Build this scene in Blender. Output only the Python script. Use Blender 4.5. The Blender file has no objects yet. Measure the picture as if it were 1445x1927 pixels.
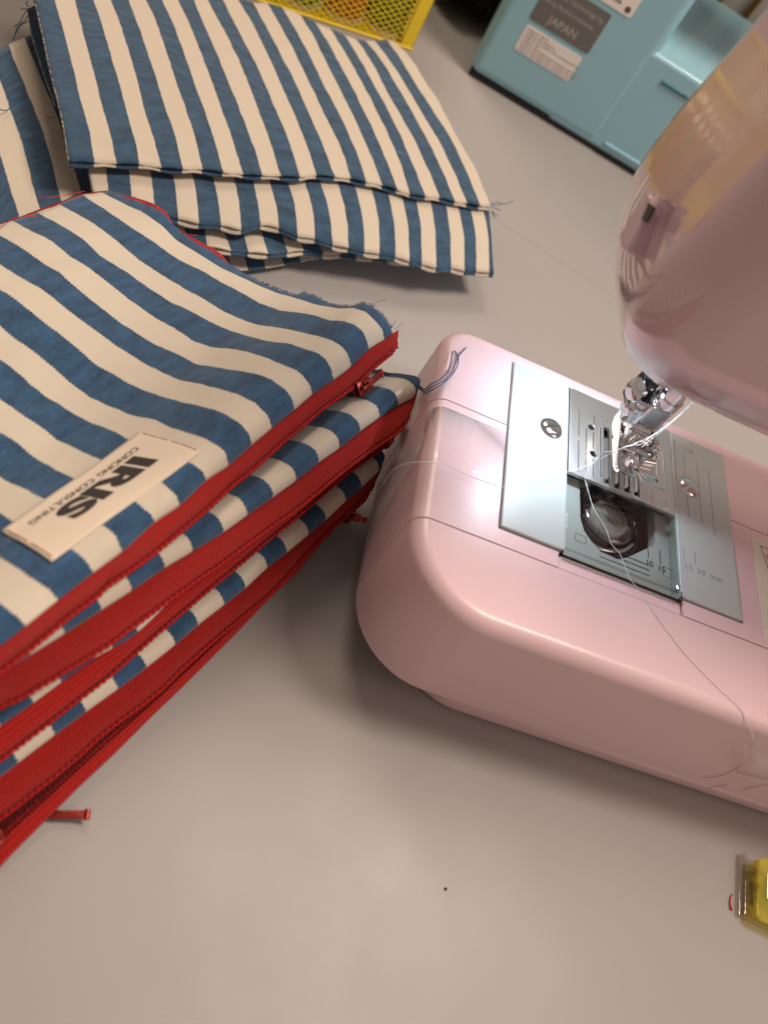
import bpy, bmesh, math, random
import numpy as np
from mathutils import Vector, Matrix
random.seed(7); rng = np.random.RandomState(7)
PI = math.pi
MM = 0.001                       # everything below is measured in millimetres, meshes are scaled to metres
scn = bpy.context.scene
COL = scn.collection

# ------------------------------------------------------------------ camera
FPX = 1654.35
RC = np.array([[0.90688171, 0.14412717, 0.39597085], [0.34785276, -0.78641968, -0.51043369], [0.23783191, 0.60064253, -0.76332466]])
CC = np.array([-151.08, -222.87, 272.26])
PP = np.array([722.5, 963.5])
cam = bpy.data.cameras.new('camera'); camo = bpy.data.objects.new('camera', cam); COL.objects.link(camo)
m = Matrix.Identity(4)
for i in range(3):
    m[i][0] = RC[0][i]; m[i][1] = -RC[1][i]; m[i][2] = -RC[2][i]; m[i][3] = CC[i] * MM
camo.matrix_world = m
cam.sensor_fit = 'AUTO'; cam.sensor_width = 36; cam.lens = FPX / 1927 * 36
cam.clip_start = 0.01; cam.clip_end = 30
cam.dof.use_dof = True; cam.dof.focus_distance = 0.335; cam.dof.aperture_fstop = 9.5
scn.camera = camo

# ------------------------------------------------------------------ world and lamps
w = bpy.data.worlds.new('World'); scn.world = w; w.use_nodes = True
bg = w.node_tree.nodes['Background']; bg.inputs[0].default_value = (1.0, 0.72, 0.52, 1); bg.inputs[1].default_value = 0.29
def area(name, loc, target, size, power, color, sy=None, spread=180):
    l = bpy.data.lights.new(name, 'AREA'); l.energy = power; l.color = color; l.size = size * MM
    if sy: l.shape = 'RECTANGLE'; l.size_y = sy * MM
    l.spread = math.radians(spread)
    o = bpy.data.objects.new(name, l); COL.objects.link(o); o.location = Vector(loc) * MM
    o.rotation_euler = (Vector(target) - Vector(loc)).to_track_quat('-Z', 'Y').to_euler(); return o
area('ceiling_lamp', (310, 110, 1000), (-20, 0, 0), 280, 10.4, (1.0, .85, .73))
area('ceiling_lamp_back', (-400, 760, 1100), (0, 100, 0), 400, 6.0, (1.0, .83, .68))
area('front_fill', (700, -420, 800), (100, -80, 0), 500, 1.8, (1.0, .80, .66))  # added fill light from the front right, lifts the near table
bg.inputs[0].default_value = (1.0, .80, .68, 1)
scn.view_settings.view_transform = 'Standard'; scn.view_settings.look = 'None'
scn.view_settings.exposure = 0.0; scn.view_settings.gamma = 1; scn.view_settings.use_curve_mapping = False
scn.render.engine = 'CYCLES'

# ------------------------------------------------------------------ geometry measured from the view
def ray(px, py): return RC.T @ np.array([(px - PP[0]) / FPX, (py - PP[1]) / FPX, 1.0])
def at(px, py, z):
    r = ray(px, py); return CC + (z - CC[2]) / r[2] * r
def on_plane(px, py, P0, n):
    r = ray(px, py); t = ((np.array(P0) - CC) @ n) / (r @ n); return CC + t * r

# ------------------------------------------------------------------ object helpers
BASE = {}
def thing(name, label, cat, loc=(0, 0, 0), group=None):
    o = bpy.data.objects.new(name, None); COL.objects.link(o); o.location = Vector(loc) * MM; o.empty_display_size = 0.01
    o['label'] = label; o['category'] = cat
    if group: o['group'] = group
    BASE[o.name] = np.array(loc, float); return o
def tag(o, label, cat, group=None):
    o['label'] = label; o['category'] = cat
    if group: o['group'] = group
    return o
def mesh(name, V, F, mat, parent=None, smooth=True, uv=None, loc=None, kind=None, label=None):
    V = np.array(V, float)
    if parent is not None and parent.name.startswith(('zip_', 'front_panel', 'brand')) and 'thread' not in name:      # pouches lean against the machine's end wall, never into it
        lim = -79.2; q_ = (V[:, 0] > lim) & (V[:, 2] < 66); V[q_, 0] = lim + 1.9 * np.tanh((V[q_, 0] - lim) / 4.0)
    if parent is not None: base = BASE[parent.name]
    else: base = np.array(loc, float) if loc is not None else V.mean(0) * [1, 1, 0]
    me = bpy.data.meshes.new(name)
    me.from_pydata([tuple((v - base) * MM) for v in V], [], [tuple(int(i) for i in f) for f in F])
    if uv is not None:
        lay = me.uv_layers.new(name='UVMap')
        idx = np.empty(len(me.loops), dtype=np.int32); me.loops.foreach_get('vertex_index', idx)
        lay.data.foreach_set('uv', np.array(uv, dtype=np.float32)[idx].ravel())
    bm = bmesh.new(); bm.from_mesh(me); bmesh.ops.recalc_face_normals(bm, faces=bm.faces); bm.to_mesh(me); bm.free()
    for p in me.polygons: p.use_smooth = smooth
    mats = mat if isinstance(mat, (list, tuple)) else [mat]
    for mm_ in mats: me.materials.append(mm_)
    o = bpy.data.objects.new(name, me); COL.objects.link(o)
    if parent is not None: o.parent = parent; BASE[o.name] = base
    else: o.location = Vector(base) * MM; BASE[o.name] = base
    if kind: o['kind'] = kind
    if label: o['label'] = label
    return o
class Buf:
    def __init__(s): s.V = []; s.F = []
    def add(s, V, F):
        n = len(s.V); s.V += [tuple(v) for v in V]; s.F += [tuple(i + n for i in f) for f in F]; return s
    def box(s, x0, x1, y0, y1, z0, z1, M=None, bev=0):
        if bev:
            bm = bmesh.new(); bmesh.ops.create_cube(bm, size=1)
            bmesh.ops.transform(bm, matrix=Matrix.Translation(((x0 + x1) / 2, (y0 + y1) / 2, (z0 + z1) / 2)) @ Matrix.Diagonal((x1 - x0, y1 - y0, z1 - z0, 1)), verts=bm.verts)
            bmesh.ops.bevel(bm, geom=bm.edges[:] + bm.verts[:], offset=bev, segments=3, affect='EDGES', profile=.5)
            V = [v.co.copy() for v in bm.verts]; F = [[v.index for v in f.verts] for f in bm.faces]; bm.free()
        else:
            V = [Vector((x, y, z)) for z in (z0, z1) for y in (y0, y1) for x in (x0, x1)]
            F = [(0, 2, 3, 1), (4, 5, 7, 6), (0, 1, 5, 4), (2, 6, 7, 3), (0, 4, 6, 2), (1, 3, 7, 5)]
        if M is not None: V = [M @ v for v in V]
        return s.add(V, F)
    def cyl(s, a, b, r, n=24, r2=None, cap=True):
        a = np.array(a, float); b = np.array(b, float); r2 = r if r2 is None else r2
        d = (b - a) / np.linalg.norm(b - a); u = np.cross(d, [0, 0, 1] if abs(d[2]) < .9 else [1, 0, 0]); u /= np.linalg.norm(u); v = np.cross(d, u)
        V = []
        for P, rr in ((a, r), (b, r2)):
            for k in range(n): t = 2 * PI * k / n; V.append(P + rr * (u * math.cos(t) + v * math.sin(t)))
        F = [(k, (k + 1) % n, n + (k + 1) % n, n + k) for k in range(n)]
        if cap: F += [tuple(range(n)), tuple(range(n, 2 * n))]
        return s.add(V, F)
    def lathe(s, prof, c=(0, 0, 0), axis=(0, 0, 1), n=32):
        c = np.array(c, float); d = np.array(axis, float); d /= np.linalg.norm(d)
        u = np.cross(d, [0, 0, 1] if abs(d[2]) < .9 else [1, 0, 0]); u /= np.linalg.norm(u); v = np.cross(d, u)
        V = []; m_ = len(prof)
        for r, h in prof:
            for k in range(n): t = 2 * PI * k / n; V.append(c + d * h + r * (u * math.cos(t) + v * math.sin(t)))
        F = [(j * n + k, j * n + (k + 1) % n, (j + 1) * n + (k + 1) % n, (j + 1) * n + k) for j in range(m_ - 1) for k in range(n)]
        F += [tuple(range(n)), tuple(range((m_ - 1) * n, m_ * n))]
        return s.add(V, F)
    def tube(s, pts, r, n=8, rad=None, cap=True):
        P = np.array(pts, float); T = np.gradient(P, axis=0); T /= np.linalg.norm(T, axis=1)[:, None] + 1e-9
        u = np.cross(T[0], [0, 0, 1] if abs(T[0][2]) < .9 else [1, 0, 0]); V = []
        for i in range(len(P)):
            u = u - T[i] * (u @ T[i]); u /= np.linalg.norm(u) + 1e-9; v = np.cross(T[i], u)
            for k in range(n):
                t = 2 * PI * k / n; rr = r if rad is None else rad(i, t); V.append(P[i] + rr * (u * math.cos(t) + v * math.sin(t)))
        L = len(P)
        F = [(j * n + k, j * n + (k + 1) % n, (j + 1) * n + (k + 1) % n, (j + 1) * n + k) for j in range(L - 1) for k in range(n)]
        if cap: F += [tuple(range(n)), tuple(range((L - 1) * n, L * n))]
        return s.add(V, F)
    def poly(s, pts, z0, z1, M=None):
        n = len(pts); V = [Vector((p[0], p[1], z0)) for p in pts] + [Vector((p[0], p[1], z1)) for p in pts]
        if M is not None: V = [M @ v for v in V]
        F = [tuple(range(n)), tuple(range(n, 2 * n))] + [(k, (k + 1) % n, n + (k + 1) % n, n + k) for k in range(n)]
        return s.add(V, F)
    def obj(s, name, mat, parent=None, smooth=False, **k): return mesh(name, s.V, s.F, mat, parent, smooth, **k)
def auto_smooth(o, deg=35):
    for p in o.data.polygons: p.use_smooth = True
    bm = bmesh.new(); bm.from_mesh(o.data)
    for e in bm.edges:
        if len(e.link_faces) == 2 and e.calc_face_angle(0) > math.radians(deg): e.smooth = False
    bm.to_mesh(o.data); bm.free(); return o
def bevel_mod(o, wdt, seg=3, ang=30):
    b = o.modifiers.new('bevel', 'BEVEL'); b.width = wdt * MM; b.segments = seg; b.limit_method = 'ANGLE'; b.angle_limit = math.radians(ang); b.harden_normals = True; return o
def crom(P, n, closed=False):
    P = np.array(P, float); Q = np.vstack([2 * P[0] - P[1], P, 2 * P[-1] - P[-2]]); out = []
    for i in range(1, len(Q) - 2):
        for k in range(n):
            t = k / n; a, b, c_, d = Q[i - 1], Q[i], Q[i + 1], Q[i + 2]
            out.append(.5 * ((2 * b) + (-a + c_) * t + (2 * a - 5 * b + 4 * c_ - d) * t * t + (-a + 3 * b - 3 * c_ + d) * t ** 3))
    out.append(P[-1]); return np.array(out)
def resample(P, n):
    P = np.array(P, float); s = np.concatenate([[0], np.cumsum(np.linalg.norm(np.diff(P, axis=0), axis=1))]); t = np.linspace(0, s[-1], n)
    return np.stack([np.interp(t, s, P[:, k]) for k in range(P.shape[1])], 1)
def rrect(x0, x1, y0, y1, r, n=6):
    out = []
    for cx, cy, a0 in ((x1 - r, y1 - r, 0), (x0 + r, y1 - r, 90), (x0 + r, y0 + r, 180), (x1 - r, y0 + r, 270)):
        for k in range(n + 1): t = math.radians(a0 + 90 * k / n); out.append((cx + r * math.cos(t), cy + r * math.sin(t)))
    return out
def text(name, body, mat, parent, M, size, ext=0.03, align='CENTER', shear=0, bold=0, sx=1.0, spacing=1.0):
    """M: matrix in mm placing the text's local xy plane"""
    c = bpy.data.curves.new(name + '_curve', 'FONT'); c.body = body; c.size = size; c.extrude = ext; c.align_x = align; c.align_y = 'CENTER'; c.offset = bold; c.shear = shear; c.space_character = spacing
    o = bpy.data.objects.new('tmp', c); COL.objects.link(o); dg = bpy.context.evaluated_depsgraph_get(); dg.update()
    me = bpy.data.meshes.new_from_object(o.evaluated_get(dg)); bpy.data.objects.remove(o); bpy.data.curves.remove(c)
    V = [np.array(M @ Vector((v.co.x * sx, v.co.y, v.co.z))) for v in me.vertices]; F = [tuple(p.vertices) for p in me.polygons]; bpy.data.meshes.remove(me)
    return mesh(name, V, F, mat, parent, smooth=False)
def frame(o, x, y, z):
    return Matrix(((x[0], y[0], z[0], o[0]), (x[1], y[1], z[1], o[1]), (x[2], y[2], z[2], o[2]), (0, 0, 0, 1)))
def boolean(o, cutters, op='DIFFERENCE'):
    for c in cutters:
        md = o.modifiers.new('b', 'BOOLEAN'); md.operation = op; md.object = c; md.solver = 'EXACT'
    dg = bpy.context.evaluated_depsgraph_get(); dg.update()
    me = bpy.data.meshes.new_from_object(o.evaluated_get(dg)); o.modifiers.clear(); old = o.data; o.data = me; me.name = old.name; bpy.data.meshes.remove(old)
    return o

# ------------------------------------------------------------------ materials
class N:
    def __init__(s, name):
        s.m = bpy.data.materials.new(name); s.m.use_nodes = True; s.t = s.m.node_tree; s.n = s.t.nodes; s.l = s.t.links; s.p = s.n['Principled BSDF']; s.out = s.n['Material Output']
    def add(s, typ, **k):
        nd = s.n.new(typ)
        for a, b in k.items():
            if a.startswith('i_'): nd.inputs[a[2:].replace('_', ' ')].default_value = b
            else: setattr(nd, a, b)
        return nd
    def link(s, a, b): s.l.new(a, b)
    def set(s, **k):
        for a, b in k.items():
            s.p.inputs[a.replace('_', ' ')].default_value = (*b, 1) if isinstance(b, tuple) and len(b) == 3 else b
        return s
    def coord(s, kind='Object', scale=(1000, 1000, 1000)):
        tc = s.add('ShaderNodeTexCoord'); mp = s.add('ShaderNodeMapping'); mp.inputs['Scale'].default_value = scale; s.link(tc.outputs[kind], mp.inputs[0]); return mp.outputs[0]
    def noise(s, vec, scale, detail=3, rough=.55):
        nd = s.add('ShaderNodeTexNoise'); nd.inputs['Scale'].default_value = scale; nd.inputs['Detail'].default_value = detail; nd.inputs['Roughness'].default_value = rough; s.link(vec, nd.inputs['Vector']); return nd.outputs['Fac']
    def mul(s, vec, v):
        nd = s.add('ShaderNodeVectorMath', operation='MULTIPLY'); s.link(vec, nd.inputs[0]); nd.inputs[1].default_value = v; return nd.outputs[0]
    def math(s, op, a, b=None, c=None):
        nd = s.add('ShaderNodeMath', operation=op)
        for i, x in enumerate((a, b, c)):
            if x is None: continue
            if isinstance(x, (int, float)): nd.inputs[i].default_value = x
            else: s.link(x, nd.inputs[i])
        return nd.outputs[0]
    def ramp(s, fac, stops):
        nd = s.add('ShaderNodeValToRGB'); cr = nd.color_ramp
        while len(cr.elements) < len(stops): cr.elements.new(.5)
        for e, (p, c) in zip(cr.elements, stops): e.position = p; e.color = (*c, 1) if len(c) == 3 else c
        s.link(fac, nd.inputs[0]); return nd.outputs[0]
    def mix(s, fac, a, b):
        nd = s.add('ShaderNodeMix', data_type='RGBA')
        for sock, x in ((nd.inputs[0], fac), (nd.inputs[6], a), (nd.inputs[7], b)):
            if isinstance(x, (int, float)): sock.default_value = x
            elif isinstance(x, tuple): sock.default_value = (*x, 1) if len(x) == 3 else x
            else: s.link(x, sock)
        return nd.outputs[2]
    def bump(s, h, strength, dist=0.0002, prev=None):
        nd = s.add('ShaderNodeBump'); nd.inputs['Strength'].default_value = strength; nd.inputs['Distance'].default_value = dist; s.link(h, nd.inputs['Height'])
        if prev is not None: s.link(prev, nd.inputs['Normal'])
        return nd.outputs[0]

def plastic(name, col, rough=.25, coat=.4, var=.03, peel=.02, sss=0):
    n = N(name); v = n.coord(); f1 = n.noise(v, .02, 3)
    c2 = tuple(min(1, x * (1 + var)) for x in col); c1 = tuple(x * (1 - var) for x in col)
    n.link(n.mix(f1, c1, c2), n.p.inputs['Base Color']); n.set(Roughness=rough, Coat_Weight=coat, Coat_Roughness=.06)
    f2 = n.noise(v, .5, 2); n.link(n.bump(f2, peel, .0004), n.p.inputs['Normal'])
    fs = n.noise(v, .12, 4); n.link(n.math('MULTIPLY_ADD', fs, .12, rough - .06), n.p.inputs['Roughness']); return n.m
def metal(name, col=(.75, .75, .76), rough=.18, brushed=False):
    n = N(name); v = n.coord(); n.set(Metallic=1.0, Roughness=rough)
    if brushed: v = n.mul(v, (1, 12, 1))
    f1 = n.noise(v, 1.2 if brushed else .4, 4)
    n.link(n.mix(f1, tuple(x * .9 for x in col), col), n.p.inputs['Base Color']); n.link(n.math('MULTIPLY_ADD', f1, .16, rough - .06), n.p.inputs['Roughness'])
    n.link(n.bump(f1, .06, .0002), n.p.inputs['Normal']); return n.m
def flat(name, col, rough=.6):
    n = N(name); v = n.coord(); f1 = n.noise(v, .8, 3); n.link(n.mix(f1, tuple(x * .9 for x in col), tuple(min(1, x * 1.06) for x in col)), n.p.inputs['Base Color']); n.set(Roughness=rough); return n.m
def clear(name, tint=(.9, .97, .95), gloss=.06, rough=.04, scr=0.0, k=1.0):
    """thin clear plastic: mostly see-through with a Fresnel sheen"""
    n = N(name); tr = n.add('ShaderNodeBsdfTransparent'); tr.inputs[0].default_value = (*tint, 1); gl = n.add('ShaderNodeBsdfGlossy'); gl.inputs['Roughness'].default_value = rough
    fr = n.add('ShaderNodeFresnel'); fr.inputs[0].default_value = 1.45; mx = n.add('ShaderNodeMixShader')
    ge = n.add('ShaderNodeNewGeometry'); n.link(n.math('MULTIPLY', n.math('ADD', n.math('MULTIPLY', fr.outputs[0], k), gloss), n.math('SUBTRACT', 1.0, ge.outputs['Backfacing'])), mx.inputs[0]); n.link(tr.outputs[0], mx.inputs[1]); n.link(gl.outputs[0], mx.inputs[2])
    v = n.coord(); f1 = n.noise(v, .6, 4); b = n.bump(f1, .15 + scr, .0003); n.link(b, gl.inputs['Normal']); n.link(b, fr.inputs['Normal'])
    n.link(mx.outputs[0], n.out.inputs[0]); return n.m

def striped(name, blue=(.027, .076, .152), cream=(.60, .53, .43), swap=0):
    """blue and cream cotton seersucker; UV.x counts stripes, UV.y is distance along them in stripe widths"""
    n = N(name); uv = n.coord('UV', (1, 1, 1)); sep = n.add('ShaderNodeSeparateXYZ'); n.link(uv, sep.inputs[0]); u, v = sep.outputs[0], sep.outputs[1]
    fine = n.noise(n.mul(uv, (3, 26, 1)), 1, 2); wob = n.noise(n.mul(uv, (.5, 1.6, 1)), 1, 2)
    saw = n.math('PINGPONG', n.math('MULTIPLY', v, 17.0), 1.0); uu = n.math('ADD', u, n.math('MULTIPLY_ADD', fine, .05, -.025)); uu = n.math('ADD', uu, n.math('MULTIPLY_ADD', saw, .03, -.015)); uu = n.math('ADD', uu, n.math('MULTIPLY_ADD', wob, .12, -.06))
    tri = n.math('PINGPONG', n.math('ADD', uu, .5 + swap), 1.0)          # 0.5 at every boundary
    msk = n.math('MULTIPLY_ADD', n.math('SUBTRACT', tri, .5), 26.0, .5); msk.node.use_clamp = True    # 1 = blue
    # twill threads
    th = n.add('ShaderNodeTexWave', wave_type='BANDS', bands_direction='DIAGONAL'); th.inputs['Scale'].default_value = 7.5; th.inputs['Distortion'].default_value = .7; th.inputs['Detail'].default_value = 1; n.link(uv, th.inputs['Vector'])
    wv = n.add('ShaderNodeTexWave', wave_type='BANDS', bands_direction='Y'); wv.inputs['Scale'].default_value = 9; wv.inputs['Distortion'].default_value = .6; n.link(uv, wv.inputs['Vector'])
    wu = n.add('ShaderNodeTexWave', wave_type='BANDS', bands_direction='X'); wu.inputs['Scale'].default_value = 9; wu.inputs['Distortion'].default_value = .6; n.link(uv, wu.inputs['Vector'])
    fleck = n.noise(n.mul(uv, (30, 30, 1)), 1, 2, .7); cl1 = n.noise(n.mul(uv, (.9, 2.4, 1)), 1, 1); cl2 = n.noise(uv, 5.5, 5, .7); cloud = n.math('MULTIPLY_ADD', n.math('ADD', n.math('MULTIPLY', cl1, .55), n.math('MULTIPLY', cl2, .45)), 2.6, -.8); cloud.node.use_clamp = True
    b1 = n.mix(n.math('MULTIPLY', cloud, 1.0), tuple(x * .55 for x in blue), tuple(x * 1.45 for x in blue))
    fl = n.math('MULTIPLY_ADD', fleck, 4.5, -2.55); fl.node.use_clamp = True
    b2 = n.mix(n.math('MULTIPLY', fl, .48), b1, (.28, .35, .44))
    b3 = n.mix(n.math('MULTIPLY', th.outputs['Fac'], .22), b2, tuple(x * .45 for x in blue))
    c1 = n.mix(n.math('MULTIPLY', wv.outputs['Fac'], .35), cream, tuple(x * .87 for x in cream)); c2 = n.mix(n.math('MULTIPLY', fleck, .18), c1, tuple(x * .82 for x in cream))
    n.link(n.mix(msk, c2, b3), n.p.inputs['Base Color']); n.set(Roughness=.92, Sheen_Weight=.25, Sheen_Roughness=.5, Specular_IOR_Level=.2)
    puck = n.noise(n.mul(uv, (.8, 2.3, 1)), 1, 1.5, .5)
    h = n.math('MULTIPLY', puck, n.math('MULTIPLY_ADD', msk, .75, .25))
    nb = n.bump(h, .6, .0012)
    weave = n.math('ADD', n.math('MULTIPLY', th.outputs['Fac'], msk), n.math('MULTIPLY', n.math('ADD', wv.outputs['Fac'], wu.outputs['Fac']), .35))
    nb = n.bump(weave, .35, .00018, nb); nb = n.bump(fleck, .3, .00018, nb); n.link(nb, n.p.inputs['Normal']); return n.m

def tape_mat(name, col=(.46, .017, .013)):
    """woven zip tape, herringbone; UV in mm"""
    n = N(name); uv = n.coord('UV', (1, 1, 1)); sep = n.add('ShaderNodeSeparateXYZ'); n.link(uv, sep.inputs[0])
    zig = n.math('PINGPONG', sep.outputs[1], 1.15)
    ph = n.math('ADD', n.math('MULTIPLY', sep.outputs[0], 5.8), n.math('MULTIPLY', zig, 4.6)); ph = n.math('ADD', ph, n.math('MULTIPLY', n.noise(uv, 1.2, 2), 2.0))
    s = n.math('MULTIPLY_ADD', n.math('SINE', ph), .5, .5); s2 = n.math('MULTIPLY_ADD', n.math('SINE', n.math('MULTIPLY', sep.outputs[1], 5.0)), .5, .5)
    fz = n.noise(uv, 2.6, 4, .7); h = n.math('ADD', n.math('MULTIPLY', n.math('MULTIPLY', s, s2), .9), n.math('MULTIPLY', fz, .9))
    n.link(n.mix(h, tuple(x * .22 for x in col), tuple(x * 1.3 for x in col)), n.p.inputs['Base Color']); n.set(Roughness=.85, Sheen_Weight=.08, Specular_IOR_Level=.12)
    n.link(n.bump(h, 1.0, .0005), n.p.inputs['Normal']); return n.m
def rope_mat(name, col=(.34, .011, .010)):
    n = N(name); v = n.coord(); fz = n.noise(v, 5, 3, .7); n.link(n.mix(fz, tuple(x * .5 for x in col), tuple(x * 1.4 for x in col)), n.p.inputs['Base Color']); n.set(Roughness=.75, Specular_IOR_Level=.2)
    n.link(n.bump(fz, .6, .0002), n.p.inputs['Normal']); return n.m

M = {}
M['pink'] = plastic('pink_plastic', (.79, .555, .585), .36, .15, .02)
M['pink_dark'] = plastic('pink_gap', (.30, .13, .13), .5, .1)
M['pink_head'] = plastic('pink_gloss', (.68, .475, .51), .09, 1.0, .02, .004)
M['cover'] = plastic('pale_cover', (.50, .53, .53), .38, .15, .02, .03)
M['steel'] = metal('brushed_steel', (.86, .86, .87), .38, True)
M['chrome'] = metal('chrome', (.80, .80, .81), .13)
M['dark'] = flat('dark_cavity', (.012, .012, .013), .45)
M['darkmetal'] = metal('hook_metal', (.07, .066, .064), .25)
M['bobbin'] = clear('bobbin_plastic', (.75, .75, .75), .22, .12)
M['cream'] = flat('cream_sticker', (.80, .71, .60), .5)
M['ink'] = flat('ink', (.02, .02, .02), .6)
M['ink_red'] = flat('ink_red', (.55, .02, .02), .6)
M['emboss'] = plastic('cover_mark', (.25, .28, .29), .4, .1)
M['clear'] = clear('clear_cover', (.90, .91, .895), .04, .03)
M['tape'] = clear('clear_tape', (1, 1, 1), .0, .05, -.142, .6)
M['scrap_tape'] = clear('crumpled_tape', (1, 1, 1), .0, .3, .3, .5)
M['stripe'] = striped('striped_cotton')
M['stripe_far'] = striped('striped_cotton_scraps', (.032, .074, .128), (.56, .485, .385))  # cream shifted yellower: warmer light over the pile put into the colour
M['redtape'] = tape_mat('red_zip_tape')
M['rope'] = rope_mat('red_zip_coil')
M['redmetal'] = metal('red_enamel', (.27, .025, .016), .25)
M['redmetal'].node_tree.nodes['Principled BSDF'].inputs['Metallic'].default_value = .55
M['teeth'] = rope_mat('dark_zip_teeth', (.10, .008, .008))
M['label'] = None

# stripe boundaries of the two uppermost fabrics as measured in the view (turned into 3-D positions below)
LINES_POUCH = [[(738,628),(734,612),(722,596),(705,580),(683,569),(658,577),(615,571),(593,558),(572,549),(555,556),(525,545),(482,528),(452,511),(420,488),(404,477),(369,459),(343,439),(308,402),(291,391),(250,374),(205,356)],
 [(724,639),(720,620),(709,606),(689,587),(664,579),(639,581),(591,572),(560,562),(520,550),(480,534),(447,518),(420,505),(378,480),(334,453),(305,424),(267,398),(232,382),(190,360)],
 [(694,658),(692,643),(682,624),(668,611),(649,605),(622,603),(595,594),(573,590),(549,587),(528,585),(486,568),(445,545),(420,533),(384,511),(337,490),(291,456),(241,424),(203,397),(163,371)],
 [(660,691),(659,680),(653,664),(643,651),(626,641),(601,633),(560,624),(531,618),(486,611),(452,599),(420,584),(387,564),(349,543),(299,514),(262,488),(221,453),(174,418),(119,387)],
 [(628,715),(624,695),(616,678),(601,666),(581,659),(560,651),(545,646),(504,642),(469,633),(435,623),(407,611),(363,587),(320,567),(279,541),(232,507),(186,479),(157,450),(116,424),(76,403)],
 [(588,743),(585,726),(572,709),(560,698),(538,689),(504,673),(469,661),(434,656),(401,654),(366,642),(328,617),(291,597),(247,567),(215,541),(174,506),(134,485),(99,454),(67,438),(33,420)],
 [(554,772),(552,754),(538,734),(511,713),(480,703),(441,696),(405,691),(372,686),(328,663),(291,648),(256,625),(221,604),(186,576),(145,543),(116,515),(84,497),(52,474),(26,457),(-5,440)],
 [(512,806),(504,782),(480,758),(445,741),(420,733),(400,729),(378,722),(343,717),(305,700),(262,677),(221,651),(186,625),(145,596),(110,567),(73,540),(29,514),(0,497)],
 [(474,838),(469,817),(445,791),(417,776),(400,769),(360,760),(308,747),(276,737),(238,718),(200,697),(174,680),(137,648),(102,620),(67,593),(29,562),(0,544)],
 [(431,876),(425,850),(405,835),(387,825),(360,815),(327,807),(291,789),(241,779),(205,763),(169,746),(131,718),(96,687),(58,657),(23,631),(0,612)],
 [(389,904),(382,887),(360,871),(320,853),(280,838),(238,826),(221,813),(180,799),(138,778),(111,760),(87,747),(52,718),(23,692),(0,676)],
 [(339,951),(332,932),(304,907),(268,892),(230,878),(191,865),(155,851),(111,829),(91,814),(55,788),(22,765),(0,750)],
 [(292,983),(285,967),(257,945),(220,928),(180,913),(141,901),(111,887),(83,871),(64,860),(36,835),(0,813)],
 [(232,1037),(221,1009),(194,988),(160,970),(125,955),(89,940),(55,923),(22,909),(0,896)],
 [(177,1078),(166,1059),(138,1034),(100,1012),(60,995),(25,981),(0,965)],
 [(111,1129),(91,1106),(64,1087),(33,1067),(0,1046)],
 [(49,1179),(36,1164),(18,1148),(0,1134)]]
LINES_SCRAP = [[(131,304),(118,221),(97,138),(80,59),(67,0)],
 [(178,304),(170,249),(152,187),(138,125),(121,62),(104,0)],
 [(220,306),(208,249),(194,201),(176,131),(159,69),(142,0)],
 [(263,308),(256,270),(239,208),(221,145),(204,87),(189,35),(176,0)],
 [(304,313),(291,263),(273,208),(256,138),(239,83),(221,28),(209,0)],
 [(344,317),(332,263),(311,201),(294,145),(273,83),(256,35),(242,0)],
 [(382,318),(367,256),(349,201),(329,145),(311,87),(291,31),(275,0)],
 [(420,324),(408,277),(388,215),(367,159),(349,104),(329,52),(306,0)],
 [(458,327),(436,256),(415,197),(394,138),(374,87),(353,35),(336,0)],
 [(493,329),(481,284),(457,221),(429,152),(408,100),(384,45),(365,0)],
 [(528,330),(510,268),(489,212),(464,148),(450,113),(429,69),(391,0)],
 [(565,332),(552,289),(531,233),(503,169),(482,120),(450,60),(420,0)],
 [(596,329),(581,282),(556,219),(528,155),(503,99),(471,35),(450,2)],
 [(630,332),(609,275),(584,219),(556,155),(528,102),(503,53),(476,4)],
 [(661,335),(641,275),(609,212),(581,152),(556,99),(531,53),(503,5)],
 [(690,342),(669,282),(644,226),(609,159),(584,106),(559,60),(531,14)],
 [(720,348),(694,282),(669,226),(637,162),(609,106),(588,64),(565,28)],
 [(748,356),(725,296),(697,233),(669,176),(637,116),(616,78),(593,42)],
 [(772,364),(753,304),(725,240),(697,184),(662,120),(641,85),(621,53)],
 [(801,369),(775,304),(750,247),(718,184),(686,127),(665,92),(648,65)],
 [(828,372),(806,318),(775,254),(739,191),(708,131),(686,95),(669,72)],
 [(856,379),(831,318),(803,261),(764,191),(729,131),(708,99),(686,76)],
 [(879,383),(852,318),(824,261),(785,198),(750,138),(725,102),(704,76)],
 [(903,387),(873,311),(845,254),(803,191),(768,134),(746,99),(727,74)],
 [(923,388),(895,318),(859,254),(821,184),(785,127),(761,95),(741,76)]]

# ------------------------------------------------------------------ table
n = N('table_laminate'); v = n.coord(); f1 = n.noise(v, .006, 4, .6); f2 = n.noise(v, .9, 3, .7); f3 = n.noise(v, .03, 3)
c_ = n.mix(f1, (.30, .277, .266), (.36, .336, .322)); c_ = n.mix(n.math('MULTIPLY', f2, .35), c_, (.26, .236, .224)); n.link(c_, n.p.inputs['Base Color'])
n.link(n.math('MULTIPLY_ADD', f3, .18, .36), n.p.inputs['Roughness']); n.set(Specular_IOR_Level=.35); n.link(n.bump(f2, .12, .0002), n.p.inputs['Normal']); M['table'] = n.m
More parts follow.
